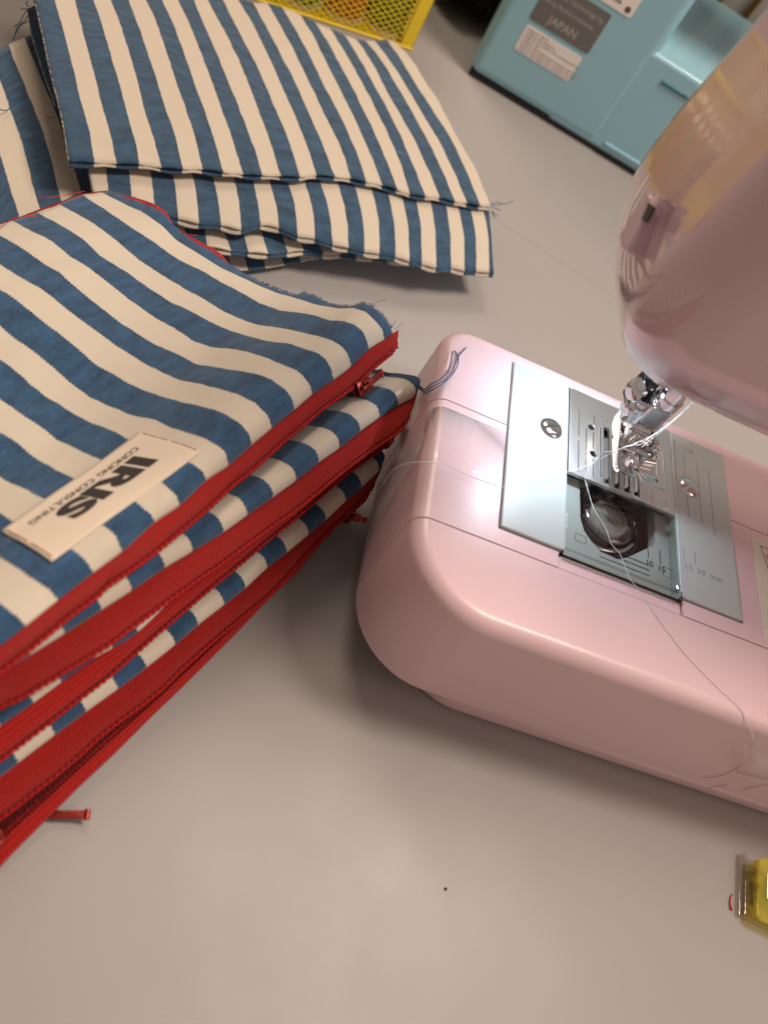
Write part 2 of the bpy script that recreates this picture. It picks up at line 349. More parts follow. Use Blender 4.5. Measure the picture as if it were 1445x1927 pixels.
# two table tops pushed together: the joint runs behind the machine
J0 = at(950, 425, 0); J1 = at(1160, 562, 0); dj = (J1 - J0) / np.linalg.norm(J1 - J0); nj = np.array([-dj[1], dj[0], 0])
def table_half(side, gap):
    a = J0 - dj * 1500 + nj * gap * side; b = J0 + dj * 1500 + nj * gap * side; c2 = b + nj * 1100 * side; d2 = a + nj * 1100 * side
    B = Buf(); B.poly([p[:2] for p in (a, b, c2, d2)], -25, 0 if side < 0 else -0.05)
    o = B.obj('table_top', M['table'], None, loc=(0, 0, 0), kind='structure'); bevel_mod(o, .25, 2); return o
table_half(-1, .12); table_half(1, .12)
B = Buf(); B.poly([(x, y) for x, y in ((-1500, -1500), (1500, -1500), (1500, 1500), (-1500, 1500))], -30, -26); B.obj('table_frame', M['table'], None, loc=(0, 0, 0), kind='structure')

# ------------------------------------------------------------------ pink sewing machine
Z = 67.0
sm = thing('sewing_machine', 'glossy pale pink sewing machine with metal presser foot and lit needle plate', 'sewing machine', (0, 0, 0))
def section(z, ins, x0, x1, y0, y1, rf, rb, n=10):
    """rounded plan outline: big radius on the front left corner, small radius on the rear left"""
    out = []
    x0 += ins; y0 += ins; y1 -= ins; rf = max(rf - ins, 1); rb = max(rb - ins, 1)
    out += [(x1, y0, z)]
    for k in range(n + 1): t = math.radians(270 - 90 * k / n); out.append((x0 + rf + rf * math.cos(t), y0 + rf + rf * math.sin(t), z))
    for k in range(n + 1): t = math.radians(180 - 90 * k / n); out.append((x0 + rb + rb * math.cos(t), y1 - rb + rb * math.sin(t), z))
    out += [(x1, y1, z)]
    return out
def loft(secs, name, mat, parent):
    V = [p for s in secs for p in s]; n_ = len(secs[0]); F = []
    for j in range(len(secs) - 1):
        for k in range(n_): F.append((j * n_ + k, j * n_ + (k + 1) % n_, (j + 1) * n_ + (k + 1) % n_, (j + 1) * n_ + k))
    F += [tuple(range(n_)), tuple(range((len(secs) - 1) * n_, len(secs) * n_))]
    return mesh(name, V, F, mat, parent, smooth=True)
def shell(name):
    secs = []; r = 5.5
    secs.append(section(16.5, .9, -76.6, 330, -88.5, 36.5, 30, 13)); secs.append(section(17.2, .2, -76.6, 330, -88.5, 36.5, 30, 13)); secs.append(section(20, 0, -76.6, 330, -88.5, 36.5, 30, 13))
    secs.append(section(Z - r, 0, -76.6, 330, -88.5, 36.5, 30, 13))
    for k in range(1, 8): a = math.radians(90 * k / 7); secs.append(section(Z - r + r * math.sin(a), r - r * math.cos(a), -76.6, 330, -88.5, 36.5, 30, 13, 10))
    return loft(secs, name, M['pink'], sm)
def cutter(B): o = B.obj('cut', M['pink'], None, loc=(0, 0, 0)); bpy.context.view_layer.update(); return o
ext = shell('extension_table'); arm = shell('free_arm')
gy0, gy1 = -57.3, -4.6
c1 = cutter(Buf().box(-90, 400, gy0, gy1, 0, 90)); c3 = cutter(Buf().box(-50.2, 52, gy0 - 30, 29.5, 0, 90))
c2 = cutter(Buf().box(-90, 400, gy0 + .45, gy1 - .45, 10, 90))
armo = arm
bpy.context.view_layer.update()
# panel pocket (joins the slot) is cut out of both parts
pocket = cutter(Buf().box(-48.1, 49.6, -50.7, 28.2, 40, 90)); notch = cutter(Buf().box(-25.4, 23.9, -57.3, -50.6, 40, 90))
boolean(ext, [c1, pocket]); boolean(arm, [c2], 'INTERSECT'); boolean(arm, [pocket, notch])
lip = Buf().box(-24.9, 23.4, -56.8, -51.9, 40, Z - .6).obj('front_lip', M['pink'], sm); bevel_mod(lip, .6)
for c in (c1, c2, c3, pocket, notch): bpy.data.objects.remove(c)
for o in (ext, arm):
    auto_smooth(o, 30); b = o.modifiers.new('bevel', 'BEVEL'); b.width = .35 * MM; b.segments = 2; b.limit_method = 'ANGLE'; b.angle_limit = math.radians(50)
# lower tier
secs = [section(z, i, -53, 330, -84, 33, 26, 12) for z, i in ((0.6, 1.2), (1.4, .3), (3, 0), (16.6, 0))]; loft(secs, 'lower_base', M['pink'], sm)
for x, y in ((-25, -60), (250, -60), (-25, 15), (250, 15)): Buf().lathe([(7, 0), (7, .8)], (x, y, 0)).obj('rubber_foot', M['dark'], sm)

# pale needle plate cover: two halves and the tray under the clear lid
def cover_piece(x0, x1, y0, y1, z1=Z + .9):
    o = Buf().box(x0, x1, y0, y1, 62.0, z1).obj('plate_cover', M['cover'], sm); bevel_mod(o, .7, 3); return o
cover_piece(-47.6, -23.3, -50.1, 27.6); cover_piece(22.9, 49.1, -50.1, 27.6)
# tray below the lid with the hook opening
well = [(-14.9, -14), (-14.4, -29.6), (-12.8, -34.5), (-9.8, -37.8), (-5.3, -40.3), (.6, -40.7), (4.9, -38.2), (16.2, -28.2), (17.2, -26.5), (16.9, -14)]
tr = Buf().box(-23.2, 22.8, -51.0, 27.5, 58.5, 63.2).obj('hook_tray', M['cover'], sm)
cw = cutter(Buf().poly([(p[0] * 1.0, p[1]) for p in well[:-1]] + [(16.9, 24), (-14.9, 24)][0:2], 50, 70)); boolean(tr, [cw]); bpy.data.objects.remove(cw); bevel_mod(tr, .5, 2)
Buf().box(-23, 22.6, -46, 27, 38, 40).obj('hook_pan', M['dark'], sm)
Bq = Buf(); Bq.box(-23.1, -21.5, -50, 27, 40, 58.4); Bq.box(21.3, 22.7, -50, 27, 40, 58.4); Bq.box(-21.4, 21.2, -50, -48.5, 40, 58.4); Bq.obj('pan_wall', M['dark'], sm)
hk = Buf().lathe([(15.5, 42), (16.2, 52), (15.6, 56.5), (14.4, 57.2), (13.4, 56.6), (12.8, 52), (0.5, 51.5)], (0, -20.5, 0), n=48).obj('bobbin_case', M['darkmetal'], sm, smooth=True)
Buf().lathe([(10.6, 52), (10.9, 52.6), (10.9, 53.4), (8.5, 53.6), (7.8, 53.7), (4.4, 53.9), (3.6, 54.6), (3.2, 54.2), (.5, 54.1)], (-.2, -21, 6.5), n=48).obj('bobbin', M['bobbin'], sm, smooth=True)
Buf().lathe([(7.5, 52.8), (7.6, 60), (7.0, 59.8)], (-.2, -21, 0), n=40).obj('wound_thread', flat('white_thread', (.6, .58, .56), .7), sm, smooth=True)
sp = Buf().tube(crom([(-12, -31, 58), (-5, -35.5, 58.5), (5, -33, 58.5), (11, -27, 58)], 6), 1.0, 6).obj('case_spring', M['chrome'], sm, smooth=True)

# steel needle plate with slots
pl = Buf().box(-22.9, 22.5, -15.0, 27.2, 66.4, 67.9).obj('needle_plate', M['steel'], sm)
C = Buf()
for x0, x1, y0, y1 in ((-8.0, -5.4, -13.4, 14.2), (-3.8, -1.3, -13.6, 12), (.5, 3.1, -13.4, 12), (4.8, 7.3, -13.4, 12), (-3.2, 3.2, 12.6, 0)):
    if y1 > y0: C.box(x0, x1, y0, y1, 60, 72)
for x, y in ((-13.5, 11), (-12.6, -1.9), (15, 11), (14.4, -2)): C.cyl((x, y, 60), (x, y, 72), 1.35, 20)
cc = cutter(C); boolean(pl, [cc]); bpy.data.objects.remove(cc); bevel_mod(pl, .18, 2, 40)
for x, y0, y1 in ((-19, -13.4, 1.2), (-19.1, 3.5, 17.2), (-15.9, -11.7, 9.1), (-12.8, -13.2, -4.6), (-12.8, 1.0, 8.6), (-12.6, 13.2, 17.5), (-9.7, -11.8, 12.8), (-6.6, 16.8, 18), (12.8, -13.6, -8.6), (15.9, -11.4, -4.4), (15.8, .4, 8.4), (18.9, -13.7, 14.8)):
    Buf().box(x - .28, x + .28, y0, y1, 67.92, 68.12, bev=.08).obj('plate_ridge', M['chrome'], sm)
Buf().box(-21, 21, -13.5, 25, 63.9, 64.0).obj('feed_recess', M['dark'], sm)
for x, y0, y1 in ((-6.7, -10.4, 9), (-2.55, -10.6, -4), (1.8, -10.6, 6), (6.05, -10.6, 9)):
    F_ = Buf(); F_.box(x - .7, x + .7, y0, y1, 64.1, 66.9)
    k = y0
    while k < y1 - .9:
        F_.add([(x - .7, k, 66.9), (x + .7, k, 66.9), (x + .7, k + .95, 66.9), (x - .7, k + .95, 66.9), (x - .7, k + .8, 68.0), (x + .7, k + .8, 68.0)], [(0, 1, 5, 4), (2, 3, 4, 5), (0, 4, 3), (1, 2, 5), (0, 3, 2, 1)]); k += 1.15
    F_.obj('feed_dog', M['steel'], sm)
rotT = lambda x, y, z, a: Matrix.Translation((x, y, z)) @ Matrix.Rotation(a, 4, 'Z')
text('plate_mark', '5/8', M['ink'], sm, rotT(15.6, 22.0, 67.93, -PI / 2), 4.6, .02, sx=1.0)
text('plate_mark', '4/8', M['ink'], sm, rotT(12.0, 14.6, 67.93, -PI / 2), 3.6, .02)
# screws
for x, y, a in ((-30.7, 1.6, .5), (29.8, 1.8, .9)):
    s_ = Buf().lathe([(4.6, -1), (4.75, .1), (4.4, .75), (3.2, 1.45), (1.6, 1.8), (.15, 1.88)], (x, y, Z + .9), n=40).obj('plate_screw', M['chrome'], sm, smooth=True)
    cs = cutter(Buf().box(-6, 6, -.45, .45, -.6, 3, M=Matrix.Translation((x, y, Z + 2.1)) @ Matrix.Rotation(a, 4, 'Z'))); boolean(s_, [cs]); bpy.data.objects.remove(cs); auto_smooth(s_, 40)
# seam guide lines and figures moulded in the pale cover
G = Buf()
for x, y0, y1 in ((24.4, -2, 21), (28.8, -13, 19), (29.9 + 4.9, -14, 17), (40.2, -16, 15)): G.box(x - .09, x + .09, y0, y1, Z + .9, Z + 1.0)
for x in (25.2, 30.2): G.box(x - .12, x + .12, -33.5, -28.5, Z + .9, Z + 1.02)
G.obj('guide_line', M['emboss'], sm)
text('guide_figure', '25 30 mm', M['emboss'], sm, rotT(33.3, -36.3, Z + .93, 0), 3.5, .05, sx=1.05, spacing=1.15)
text('guide_figure', 'in', M['emboss'], sm, rotT(31.5, 21.5, Z + .93, 0), 4.2, .05, spacing=1.4)
text('guide_figure', '1', M['emboss'], sm, rotT(24.6, 22.3, Z + .93, 0), 4.0, .05)

# clear bobbin lid
lid = Buf(); lid.box(-22.9, 22.5, -48.2, -15.4, 66.0, 67.3); lid.box(-24.3, 23.2, -51.6, -48.3, 65.2, 67.8)
lo = lid.obj('bobbin_lid', M['clear'], sm); bevel_mod(lo, .25, 2)
Ld = Buf()
for y in (-41.9, -44.0, -46.3): Ld.box(-9.7, 10.4, y - .16, y + .16, 67.32, 67.42)
for y in (-17.6, -19.4, -21.2, -23.0): Ld.box(-8, 12, y - .16, y + .16, 67.32, 67.42)
for x, y0, y1 in ((-15.2, -37.5, -33.6), (-10.1, -38.5, -34.6), (10.2, -38.8, -33), (15.2, -39.5, -33.5)): Ld.box(x - .14, x + .14, y0, y1, 67.32, 67.44)
Ld.obj('lid_line', M['darkmetal'], sm)
Le = Buf()
for pts in (rrect(-19.4, -15.1, -43.6, -40.6, .4), rrect(16.2, 20.8, -43.8, -40.0, .4)):
    P = [(x, y, 67.36) for x, y in pts]; Le.tube(P + [P[0]], .07, 5)
Le.box(-24.3, -24.15, -51.6, -48.0, 65.3, 67.85); Le.box(23.1, 23.3, -51.6, -48.0, 65.3, 67.9); Le.box(-24.2, 23.1, -51.75, -51.62, 66.4, 67.8)
Le.obj('lid_edge', M['darkmetal'], sm)
text('lid_figure', '10', M['darkmetal'], sm, rotT(10.6, -41.0, 67.34, 0), 3.4, .03)
text('lid_figure', '15', M['darkmetal'], sm, rotT(15.6, -41.4, 67.34, 0), 3.4, .03)
ct = Buf().box(21.2, 23.6, -48.2, -45.4, 66.0, 68.0, bev=.4).obj('lid_catch', M['clear'], sm)
Buf().box(22.75, 22.95, -47, -15.4, 63.3, 67.6).obj('lid_side', clear('lid_side_plastic', (.80, .84, .82), .1, .08), sm)

# cream sticker with picture marks at the right
st = Buf().poly(rrect(58.4, 108, -54, -8.3, 2.2), Z + .01, Z + .14).obj('warning_sticker', M['cream'], sm)
K = Buf(); dm = [(62.6, -11.6), (72, -11.6), (74, -20), (64.6, -20.8)]
K.tube([(x, y, Z + .16) for x, y in dm + dm[:1]], .12, 5); K.tube([(65.6, -27.2, Z + .16), (67.2, -25.2, Z + .16), (70, -26, Z + .16), (71, -29, Z + .16)], .28, 5)
K.tube([(67.4, -30.4, Z + .16), (69.5, -33.5, Z + .16)], .28, 5); K.obj('sticker_drawing', M['ink'], st)
K = Buf(); K.tube([(64.5, -15.3, Z + .18), (65.3, -16.6, Z + .18), (67.3, -13.2, Z + .18)], .3, 6); K.tube([(65.6, -20.0, Z + .18), (68.0, -18.8, Z + .18)], .25, 6); K.obj('sticker_tick', M['ink_red'], st)

# ---------------- head
prof = [(117.0, 31, 36, 16), (116.2, 34, 39, 19)]
ins = [(115.6, 40, 44, 24), (116.0, 34, 39, 18), (117.0, 30.5, 36, 14), (118.8, 26, 31, 11), (121.5, 21, 25.5, 8), (125, 15.5, 20, 5.5), (130, 10, 14, 3.5), (136, 5.8, 9, 2), (143, 2.8, 5, 1), (151, .9, 2.3, .4), (160, 0, .8, 0), (172, .3, 0, 0), (190, 1.4, 0, .4), (210, 2.6, .5, 1), (240, 4.5, 2, 2), (262, 8, 5, 5), (276, 14, 10, 11), (284, 24, 20, 20)]
secs = []
for z, ix, iyf, iyb in ins:
    x0, y0, y1 = -55.5 + ix, -46 - 0 + iyf, 47 - iyb; r = 21 if z > 130 else 16
    r = min(r, (y1 - y0) / 2 - 1); out = [(330, y0, z)]
    for k in range(13): t = math.radians(270 - 90 * k / 12); out.append((x0 + r * (1 + math.cos(t)), y0 + r * (1 + math.sin(t)), z))
    # slightly bowed end face
    for k in range(1, 8): y = y0 + r + (y1 - y0 - 2 * r) * k / 8; out.append((x0 - 1.6 * math.sin(PI * k / 8), y, z))
    for k in range(13): t = math.radians(180 - 90 * k / 12); out.append((x0 + r * (1 + math.cos(t)), y1 - r * (1 - math.sin(t)), z))
    out.append((330, y1, z)); secs.append(out)
head = loft(secs, 'head', M['pink_head'], sm)
pil = Buf().box(200, 330, -80, 47, 66, 270).obj('pillar', M['pink'], sm); bevel_mod(pil, 9, 5)
# parting line low on the front of the head
sl = Buf(); sl.tube([(x, -46 + 11.2 - .05 + .0, 133.0) for x in np.linspace(-10, 200, 10)], .14, 5)

# thread cutter clip on the left end face
def on_left(y, z, off=0):
    # x of the end face at this y, z
    zz = [i[0] for i in ins]; ix = np.interp(z, zz, [i[1] for i in ins]); iyf = np.interp(z, zz, [i[2] for i in ins]); iyb = np.interp(z, zz, [i[3] for i in ins])
    x0, y0, y1 = -55.5 + ix, -46 + iyf, 47 - iyb; r = min(21, (y1 - y0) / 2 - 1)
    if y < y0 + r: s = max(0, min(1, (y0 + r - y) / r)); return x0 + r * (1 - math.sqrt(max(0, 1 - s * s))) - off
    if y > y1 - r: s = max(0, min(1, (y - y1 + r) / r)); return x0 + r * (1 - math.sqrt(max(0, 1 - s * s))) - off
    return x0 - 1.6 * math.sin(PI * (y - y0 - r) / (y1 - y0 - 2 * r)) - off
def face_pt(px, py):
    """where the line of sight meets the end face"""
    r = ray(px, py); lo = None
    for t in np.linspace(60, 420, 3600):
        P = CC + r * t / r[2] * -1 if False else CC + r * t
        if P[0] >= on_left(P[1], P[2]) and P[2] < 280: return P
    return P
def on_x(px, py, x): r = ray(px, py); return CC + (x - CC[0]) / r[0] * r
XC = -60.5; poly_ = [(1162, 446), (1185, 402), (1216, 367), (1226, 369), (1221, 392), (1205, 424), (1178, 474), (1166, 463)]
Vc = [on_x(*p, XC) for p in poly_]; Vi = [v + np.array([11, 0, 0]) for v in Vc]; kk = len(Vc)
B = Buf().add(Vc + Vi, [tuple(range(kk)), tuple(range(kk, 2 * kk))] + [(i, (i + 1) % kk, kk + (i + 1) % kk, kk + i) for i in range(kk)])
tc = B.obj('thread_cutter', plastic('lilac_plastic', (.66, .46, .54), .4, .1), sm); bevel_mod(tc, 1.1, 4, 20); auto_smooth(tc, 40)
sl_ = [(1206, 413), (1219, 381), (1231, 390), (1215, 418)]
q = [on_x(*p, XC - .35) for p in sl_]; q2 = [v + np.array([.6, 0, 0]) for v in q]
B = Buf(); B.add(q + q2, [(0, 1, 2, 3), (4, 5, 6, 7), (0, 1, 5, 4), (1, 2, 6, 5), (2, 3, 7, 6), (3, 0, 4, 7)]); B.obj('cutter_slot', M['dark'], tc)
for p, p2 in (((1220, 371), (1221, 384)), ((1252, 372), (1246, 382))):
    a_ = on_x(*p, XC + 1); b_ = on_x(*p2, XC + 1); B = Buf(); B.tube([a_, (a_ + b_) / 2, b_, b_ + np.array([6, 0, -1])], 1.5, 12); B.obj('cutter_peg', M['pink_head'], tc, smooth=True)
a_ = on_x(1246, 381, XC + 3); b_ = on_x(1233, 394, XC + 3); B = Buf(); B.tube([a_, b_, b_ + np.array([5, 0, -1])], 1.2, 10); B.obj('cutter_peg', M['pink_head'], tc, smooth=True)
# parting line on the front
G = Buf(); zs = 128.6; ys = -46 + np.interp(zs, [i[0] for i in ins], [i[2] for i in ins])
G.box(-12, 320, ys - .05, ys + .4, zs - .12, zs + .12); G.obj('parting_line', M['pink_dark'], sm)
# LED housing and lens under the head
Buf().lathe([(3.4, 0), (3.4, 3), (2.4, 6)], (-29.5, 3, 117.2)).obj('lamp_housing', M['pink'], sm, smooth=False)
n = N('led_glow'); em = n.add('ShaderNodeEmission'); em.inputs[0].default_value = (.78, .9, 1, 1); em.inputs[1].default_value = 260; n.link(em.outputs[0], n.out.inputs[0])
Buf().lathe([(3.1, 0), (3.1, .5), (2.4, .6)], (-29.5, 3, 116.7)).obj('lamp_lens', n.m, sm)
ll = bpy.data.lights.new('machine_lamp', 'AREA'); ll.shape = 'DISK'; ll.size = 6.5 * MM; ll.energy = 0.052; ll.color = (.70, .88, 1); ll.spread = math.radians(150)
lo_ = bpy.data.objects.new('machine_lamp', ll); COL.objects.link(lo_); lo_.parent = sm; lo_.location = Vector((-29.5, 3, 116.5)) * MM; lo_.rotation_euler = (0, math.radians(-12), 0)

# ---------------- needle bar, presser bar, foot
C_ = M['chrome']
def part(B, name, mat=None, bev=.25, smooth=False):
    o = B.obj(name, mat or C_, sm); auto_smooth(o, 35) if smooth else None
    if bev: bevel_mod(o, bev, 2, 35)
    return o
part(Buf().cyl((-5.4, 1, 100), (-5.4, 1, 126), 4.1, 32), 'needle_bar', C_, 0, True)
B = Buf(); B.box(-10.8, -2.2, -3.5, 5, 89.5, 100.8, bev=.8); B.cyl((-10.2, .4, 87.2), (-2.6, .4, 87.2), 3.1, 24); B.cyl((-5.4, 1, 100.5), (-5.4, 1, 103.2), 4.9, 28); part(B, 'needle_clamp', C_, 0, True)
Buf().box(-10.0, -3.6, -4.15, -3.52, 91.6, 99.9, bev=.25).obj('clamp_face', metal('satin_steel', (.42, .43, .47), .34), sm)
B = Buf().lathe([(1.8, -3), (1.8, 0), (3.6, .4), (4.0, 1.0), (3.5, 1.7), (1.5, 2.0), (1.4, 2.8), (.2, 3.0)], (-14.2, 1.2, 92.6), (-1, -.25, .1)); part(B, 'clamp_screw', C_, 0, True)
B = Buf(); B.cyl((-3.2, -.4, 77), (-4.6, .2, 86), .85, 16); B.cyl((-2.2, -.8, 70.2), (-3.2, -.4, 77), .2, 12, .5); part(B, 'needle', C_, 0, True)
B = Buf(); B.cyl((-13.0, 6.5, 92), (-13.0, 6.5, 126), 3.9, 32); B.cyl((-16.9, 5.6, 108), (-16.2, 5.8, 108), 1.2, 14); part(B, 'presser_bar', M['darkmetal'], 0, True)
B = Buf().lathe([(1.6, -3), (1.6, 0), (4.1, .5), (4.4, 1.2), (4.0, 2.0), (2.0, 2.5), (.2, 2.8)], (-15.6, 2.6, 98.6), (-1, -.3, .15)); part(B, 'presser_screw', C_, 0, True)
B = Buf(); B.box(-14.8, -9.6, .6, 8.4, 88.5, 96, bev=1.0); B.box(-13.6, -8.8, 1.0, 6.4, 84.5, 89.5, bev=.7); part(B, 'foot_holder', C_, 0, True)
B = Buf(); B.box(-8.2, -4.9, -1.4, 3.6, 78.4, 85.6, bev=.7); B.box(-4.6, 2.4, -1.0, 2.0, 77.6, 83.4, bev=.9); B.box(2.9, 5.6, -1.2, 4.0, 78.2, 83, bev=.6); B.box(-8.6, 3.0, 3.8, 5.8, 80, 88, bev=.6); B.cyl((-9, .6, 78.9), (7.4, .6, 78.9), 1.1, 16); B.cyl((-9.9, 3.0, 84.6), (-5.2, 3.0, 84.6), 2.2, 20); part(B, 'ankle', C_, 0, True)
FZ = 6.2; FY = -3.8
def sole(x0, x1, y0=-11.5, y1=14.5, flare=0):
    V = []; F = []; ys = np.linspace(y0, y1, 22)
    for y in ys:
        up = max(0, (-4.5 - y)) ** 2 * .055 + max(0, (y - 10)) ** 2 * .06; f_ = flare * max(0, (-7 - y) / 4.5) ** 2
        V += [(x0, y + FY, 68.2 + up + FZ), (x1 + f_, y + FY, 68.2 + up + FZ), (x1 + f_, y + FY, 69.3 + up + FZ), (x0, y + FY, 69.3 + up + FZ)]
    for j in range(len(ys) - 1):
        for k in range(4): F.append((j * 4 + k, j * 4 + (k + 1) % 4, (j + 1) * 4 + (k + 1) % 4, (j + 1) * 4 + k))
    F += [(0, 1, 2, 3), tuple(len(V) - 4 + k for k in range(4))]
    return V, F
B = Buf(); B.add(*sole(-8.8, -1.9)); B.add(*sole(1.4, 8.6, y1=9.5, flare=2.2)); B.add(*sole(-2.0, 1.5, 2.4, 12.5)); B.add(*sole(-2.0, 1.5, -4.6, -2.4))
ft = part(B, 'presser_foot', C_, .2, True)
prof_ = [(-11.8, 70.6), (-10.5, 69.6), (-7, 68.4), (13, 68.4), (15.8, 70.2), (16.2, 73.0), (14.6, 75.0), (11.5, 75.2), (9, 73.6), (4, 73.0), (-4, 71.4), (-9.5, 71.2)]
Vw = [(-9.3, y + FY, z + FZ) for y, z in prof_] + [(-8.5, y + FY, z + FZ) for y, z in prof_]; kk = len(prof_)
B = Buf().add(Vw, [tuple(range(kk)), tuple(range(kk, 2 * kk))] + [(i, (i + 1) % kk, kk + (i + 1) % kk, kk + i) for i in range(kk)]); part(B, 'foot_wall', C_, .25)
B = Buf(); B.box(-8.4, -2.6, 8.6, 10.2, 75.6, 80.5, bev=.5); B.box(-8.0, -5.8, 3.8, 9.4, 75.6, 79.8, bev=.5); B.cyl((-7.4, .6, 77.6), (7.2, .6, 77.6), 1.0, 16); B.box(-8.2, -6.6, -1.2, 2.6, 75.2, 79.4, bev=.4); B.box(6.0, 7.5, -1.2, 2.6, 75.2, 79.6, bev=.4); B.cyl((2.4, -4.4, 76.6), (7.0, -3.4, 76.8), 1.5, 16); B.cyl((-6.4, -2.2, 76.2), (-1.0, -2.0, 76.2), .8, 12); B.cyl((-3.4, -4.4, 75.3), (-3.4, -4.4, 77.6), .9, 12); part(B, 'foot_pin', C_, 0, True)
B = Buf().tube(crom([(-3.4, -4.2, 77.4), (-3.0, -7.4, 77.6), (-1.6, -12, 76.6), (1, -15, 76.4)], 6), .26, 6); B.obj('foot_wire', C_, sm, smooth=True)

# clear tape over the left end of the bed
def bedpt(px, py, off): return at(px, py, Z + off)
T0, T1 = -52.6, -14.5
V = []; nseg = 9; xs_ = [(-44.5, Z + .06)]
xs_ += [(-60 , Z + .06), (-71.0, Z + .06)] + [(-71.1 - 5.56 * math.sin(math.radians(a)), Z - 5.5 + 5.56 * math.cos(math.radians(a))) for a in range(10, 91, 10)] + [(-76.72, 55), (-76.72, 40), (-76.72, 26), (-76.72, 18)]
for x, z in xs_: V += [(x, -50.5 - (Z - z) * .18, z), (x, -8.5 - (Z - z) * .22, z)]
F = [(2 * i, 2 * i + 1, 2 * i + 3, 2 * i + 2) for i in range(len(xs_) - 1)]
tp = mesh('clear_tape', V, F, M['tape'], None, smooth=True, loc=(-60, -30, 0)); sd = tp.modifiers.new('t', 'SOLIDIFY'); sd.thickness = .05 * MM; sd.offset = 1
tag(tp, 'strip of clear tape stuck over the left end of the pink machine bed', 'tape')

# ------------------------------------------------------------------ cloth
def plan_profile(line, z0, ang):
    """the stripe runs straight in plan; recover distance and height along it"""
    d = np.array([math.cos(math.radians(ang)), math.sin(math.radians(ang))]); nn = np.array([-d[1], d[0]]); P0 = at(*line[0], z0); o = []
    for p in line:
        r = ray(*p); t = ((P0 - CC)[:2] @ nn) / (r[:2] @ nn); P = CC + t * r; o.append(((P - P0)[:2] @ d, P[2]))
    return P0, np.array(o)
def gsm(a, s, axis):
    k = np.arange(-int(3 * s) - 1, int(3 * s) + 2); w_ = np.exp(-k ** 2 / (2 * s * s)); w_ /= w_.sum()
    p = [(0, 0)] * a.ndim; p[axis] = (len(k) // 2,) * 2; b = np.pad(a, p, mode='edge')
    return np.apply_along_axis(lambda v: np.convolve(v, w_, 'valid'), axis, b)
def surface(lines, z0s, ang, L, nD=64, extra=0, pitch=None, sm_d=1.6, sm_i=1.2, zfloor=None):
    """grid [i, k] of 3-D points, i = stripe boundary, k = along the stripe"""
    D = np.linspace(0, 1, nD) ** 1.25; n_ = len(lines); Zg = np.zeros((n_, nD)); prof = []; cut = []
    for i, ln in enumerate(lines):
        P0, dz = plan_profile(ln, z0s[i], ang); dm = np.maximum.accumulate(dz[:, 0] + np.arange(len(dz)) * 1e-4); prof.append((P0, dm, dz[:, 1])); cut.append(dm[-1])
    mean = []
    for k in range(nD):
        v = [np.interp(D[k] * L, p[1], p[2]) - z0s[i] for i, p in enumerate(prof) if p[1][-1] >= D[k] * L]
        mean.append(np.mean(v) if v else mean[-1] - .05)
    mean = gsm(np.array(mean), 1.5, 0)
    for i, (P0, dm, zz) in enumerate(prof):
        off = (zz[-1] - z0s[i]) - np.interp(dm[-1] / L, D, mean)
        for k in range(nD):
            Zg[i, k] = np.interp(D[k] * L, dm, zz) if D[k] * L <= dm[-1] else z0s[i] + mean[k] + off
    Zs = gsm(gsm(Zg, sm_d, 1), sm_i, 0); w0 = np.clip(D * L / 6, 0, 1)[None, :]; Zs = Zg * (1 - w0) + Zs * w0
    G = np.zeros((n_, nD, 3)); d = np.array([math.cos(math.radians(ang)), math.sin(math.radians(ang)), 0])
    for i, ln in enumerate(lines):
        P0, dm, zz = prof[i]; px = np.interp(D * L, dm, [p[0] for p in ln]); py = np.interp(D * L, dm, [p[1] for p in ln])
        last = None
        for k in range(nD):
            if D[k] * L <= dm[-1] + .5: G[i, k] = at(px[k], py[k], Zs[i, k]); last = k
            else: G[i, k] = G[i, last] + d * (D[k] - D[last]) * L; G[i, k, 2] = Zs[i, k]
    for e in range(extra): G = np.concatenate([G, G[-1:] + (G[-1:] - G[-3:-2]) * .5], 0)
    return G, D * L
def dense(G, Dv, sub=6):
    n_, k_, _ = G.shape; out = np.zeros(((n_ - 1) * sub + 1, k_, 3))
    for k in range(k_): out[:, k] = crom(G[:, k], sub)
    u = np.linspace(0, n_ - 1, (n_ - 1) * sub + 1); return out, u, Dv / 11.2
def noise2(shape, su, sv, amp):
    a = rng.randn(*shape); a = gsm(gsm(a, su, 0), sv, 1); return a / (a.std() + 1e-9) * amp
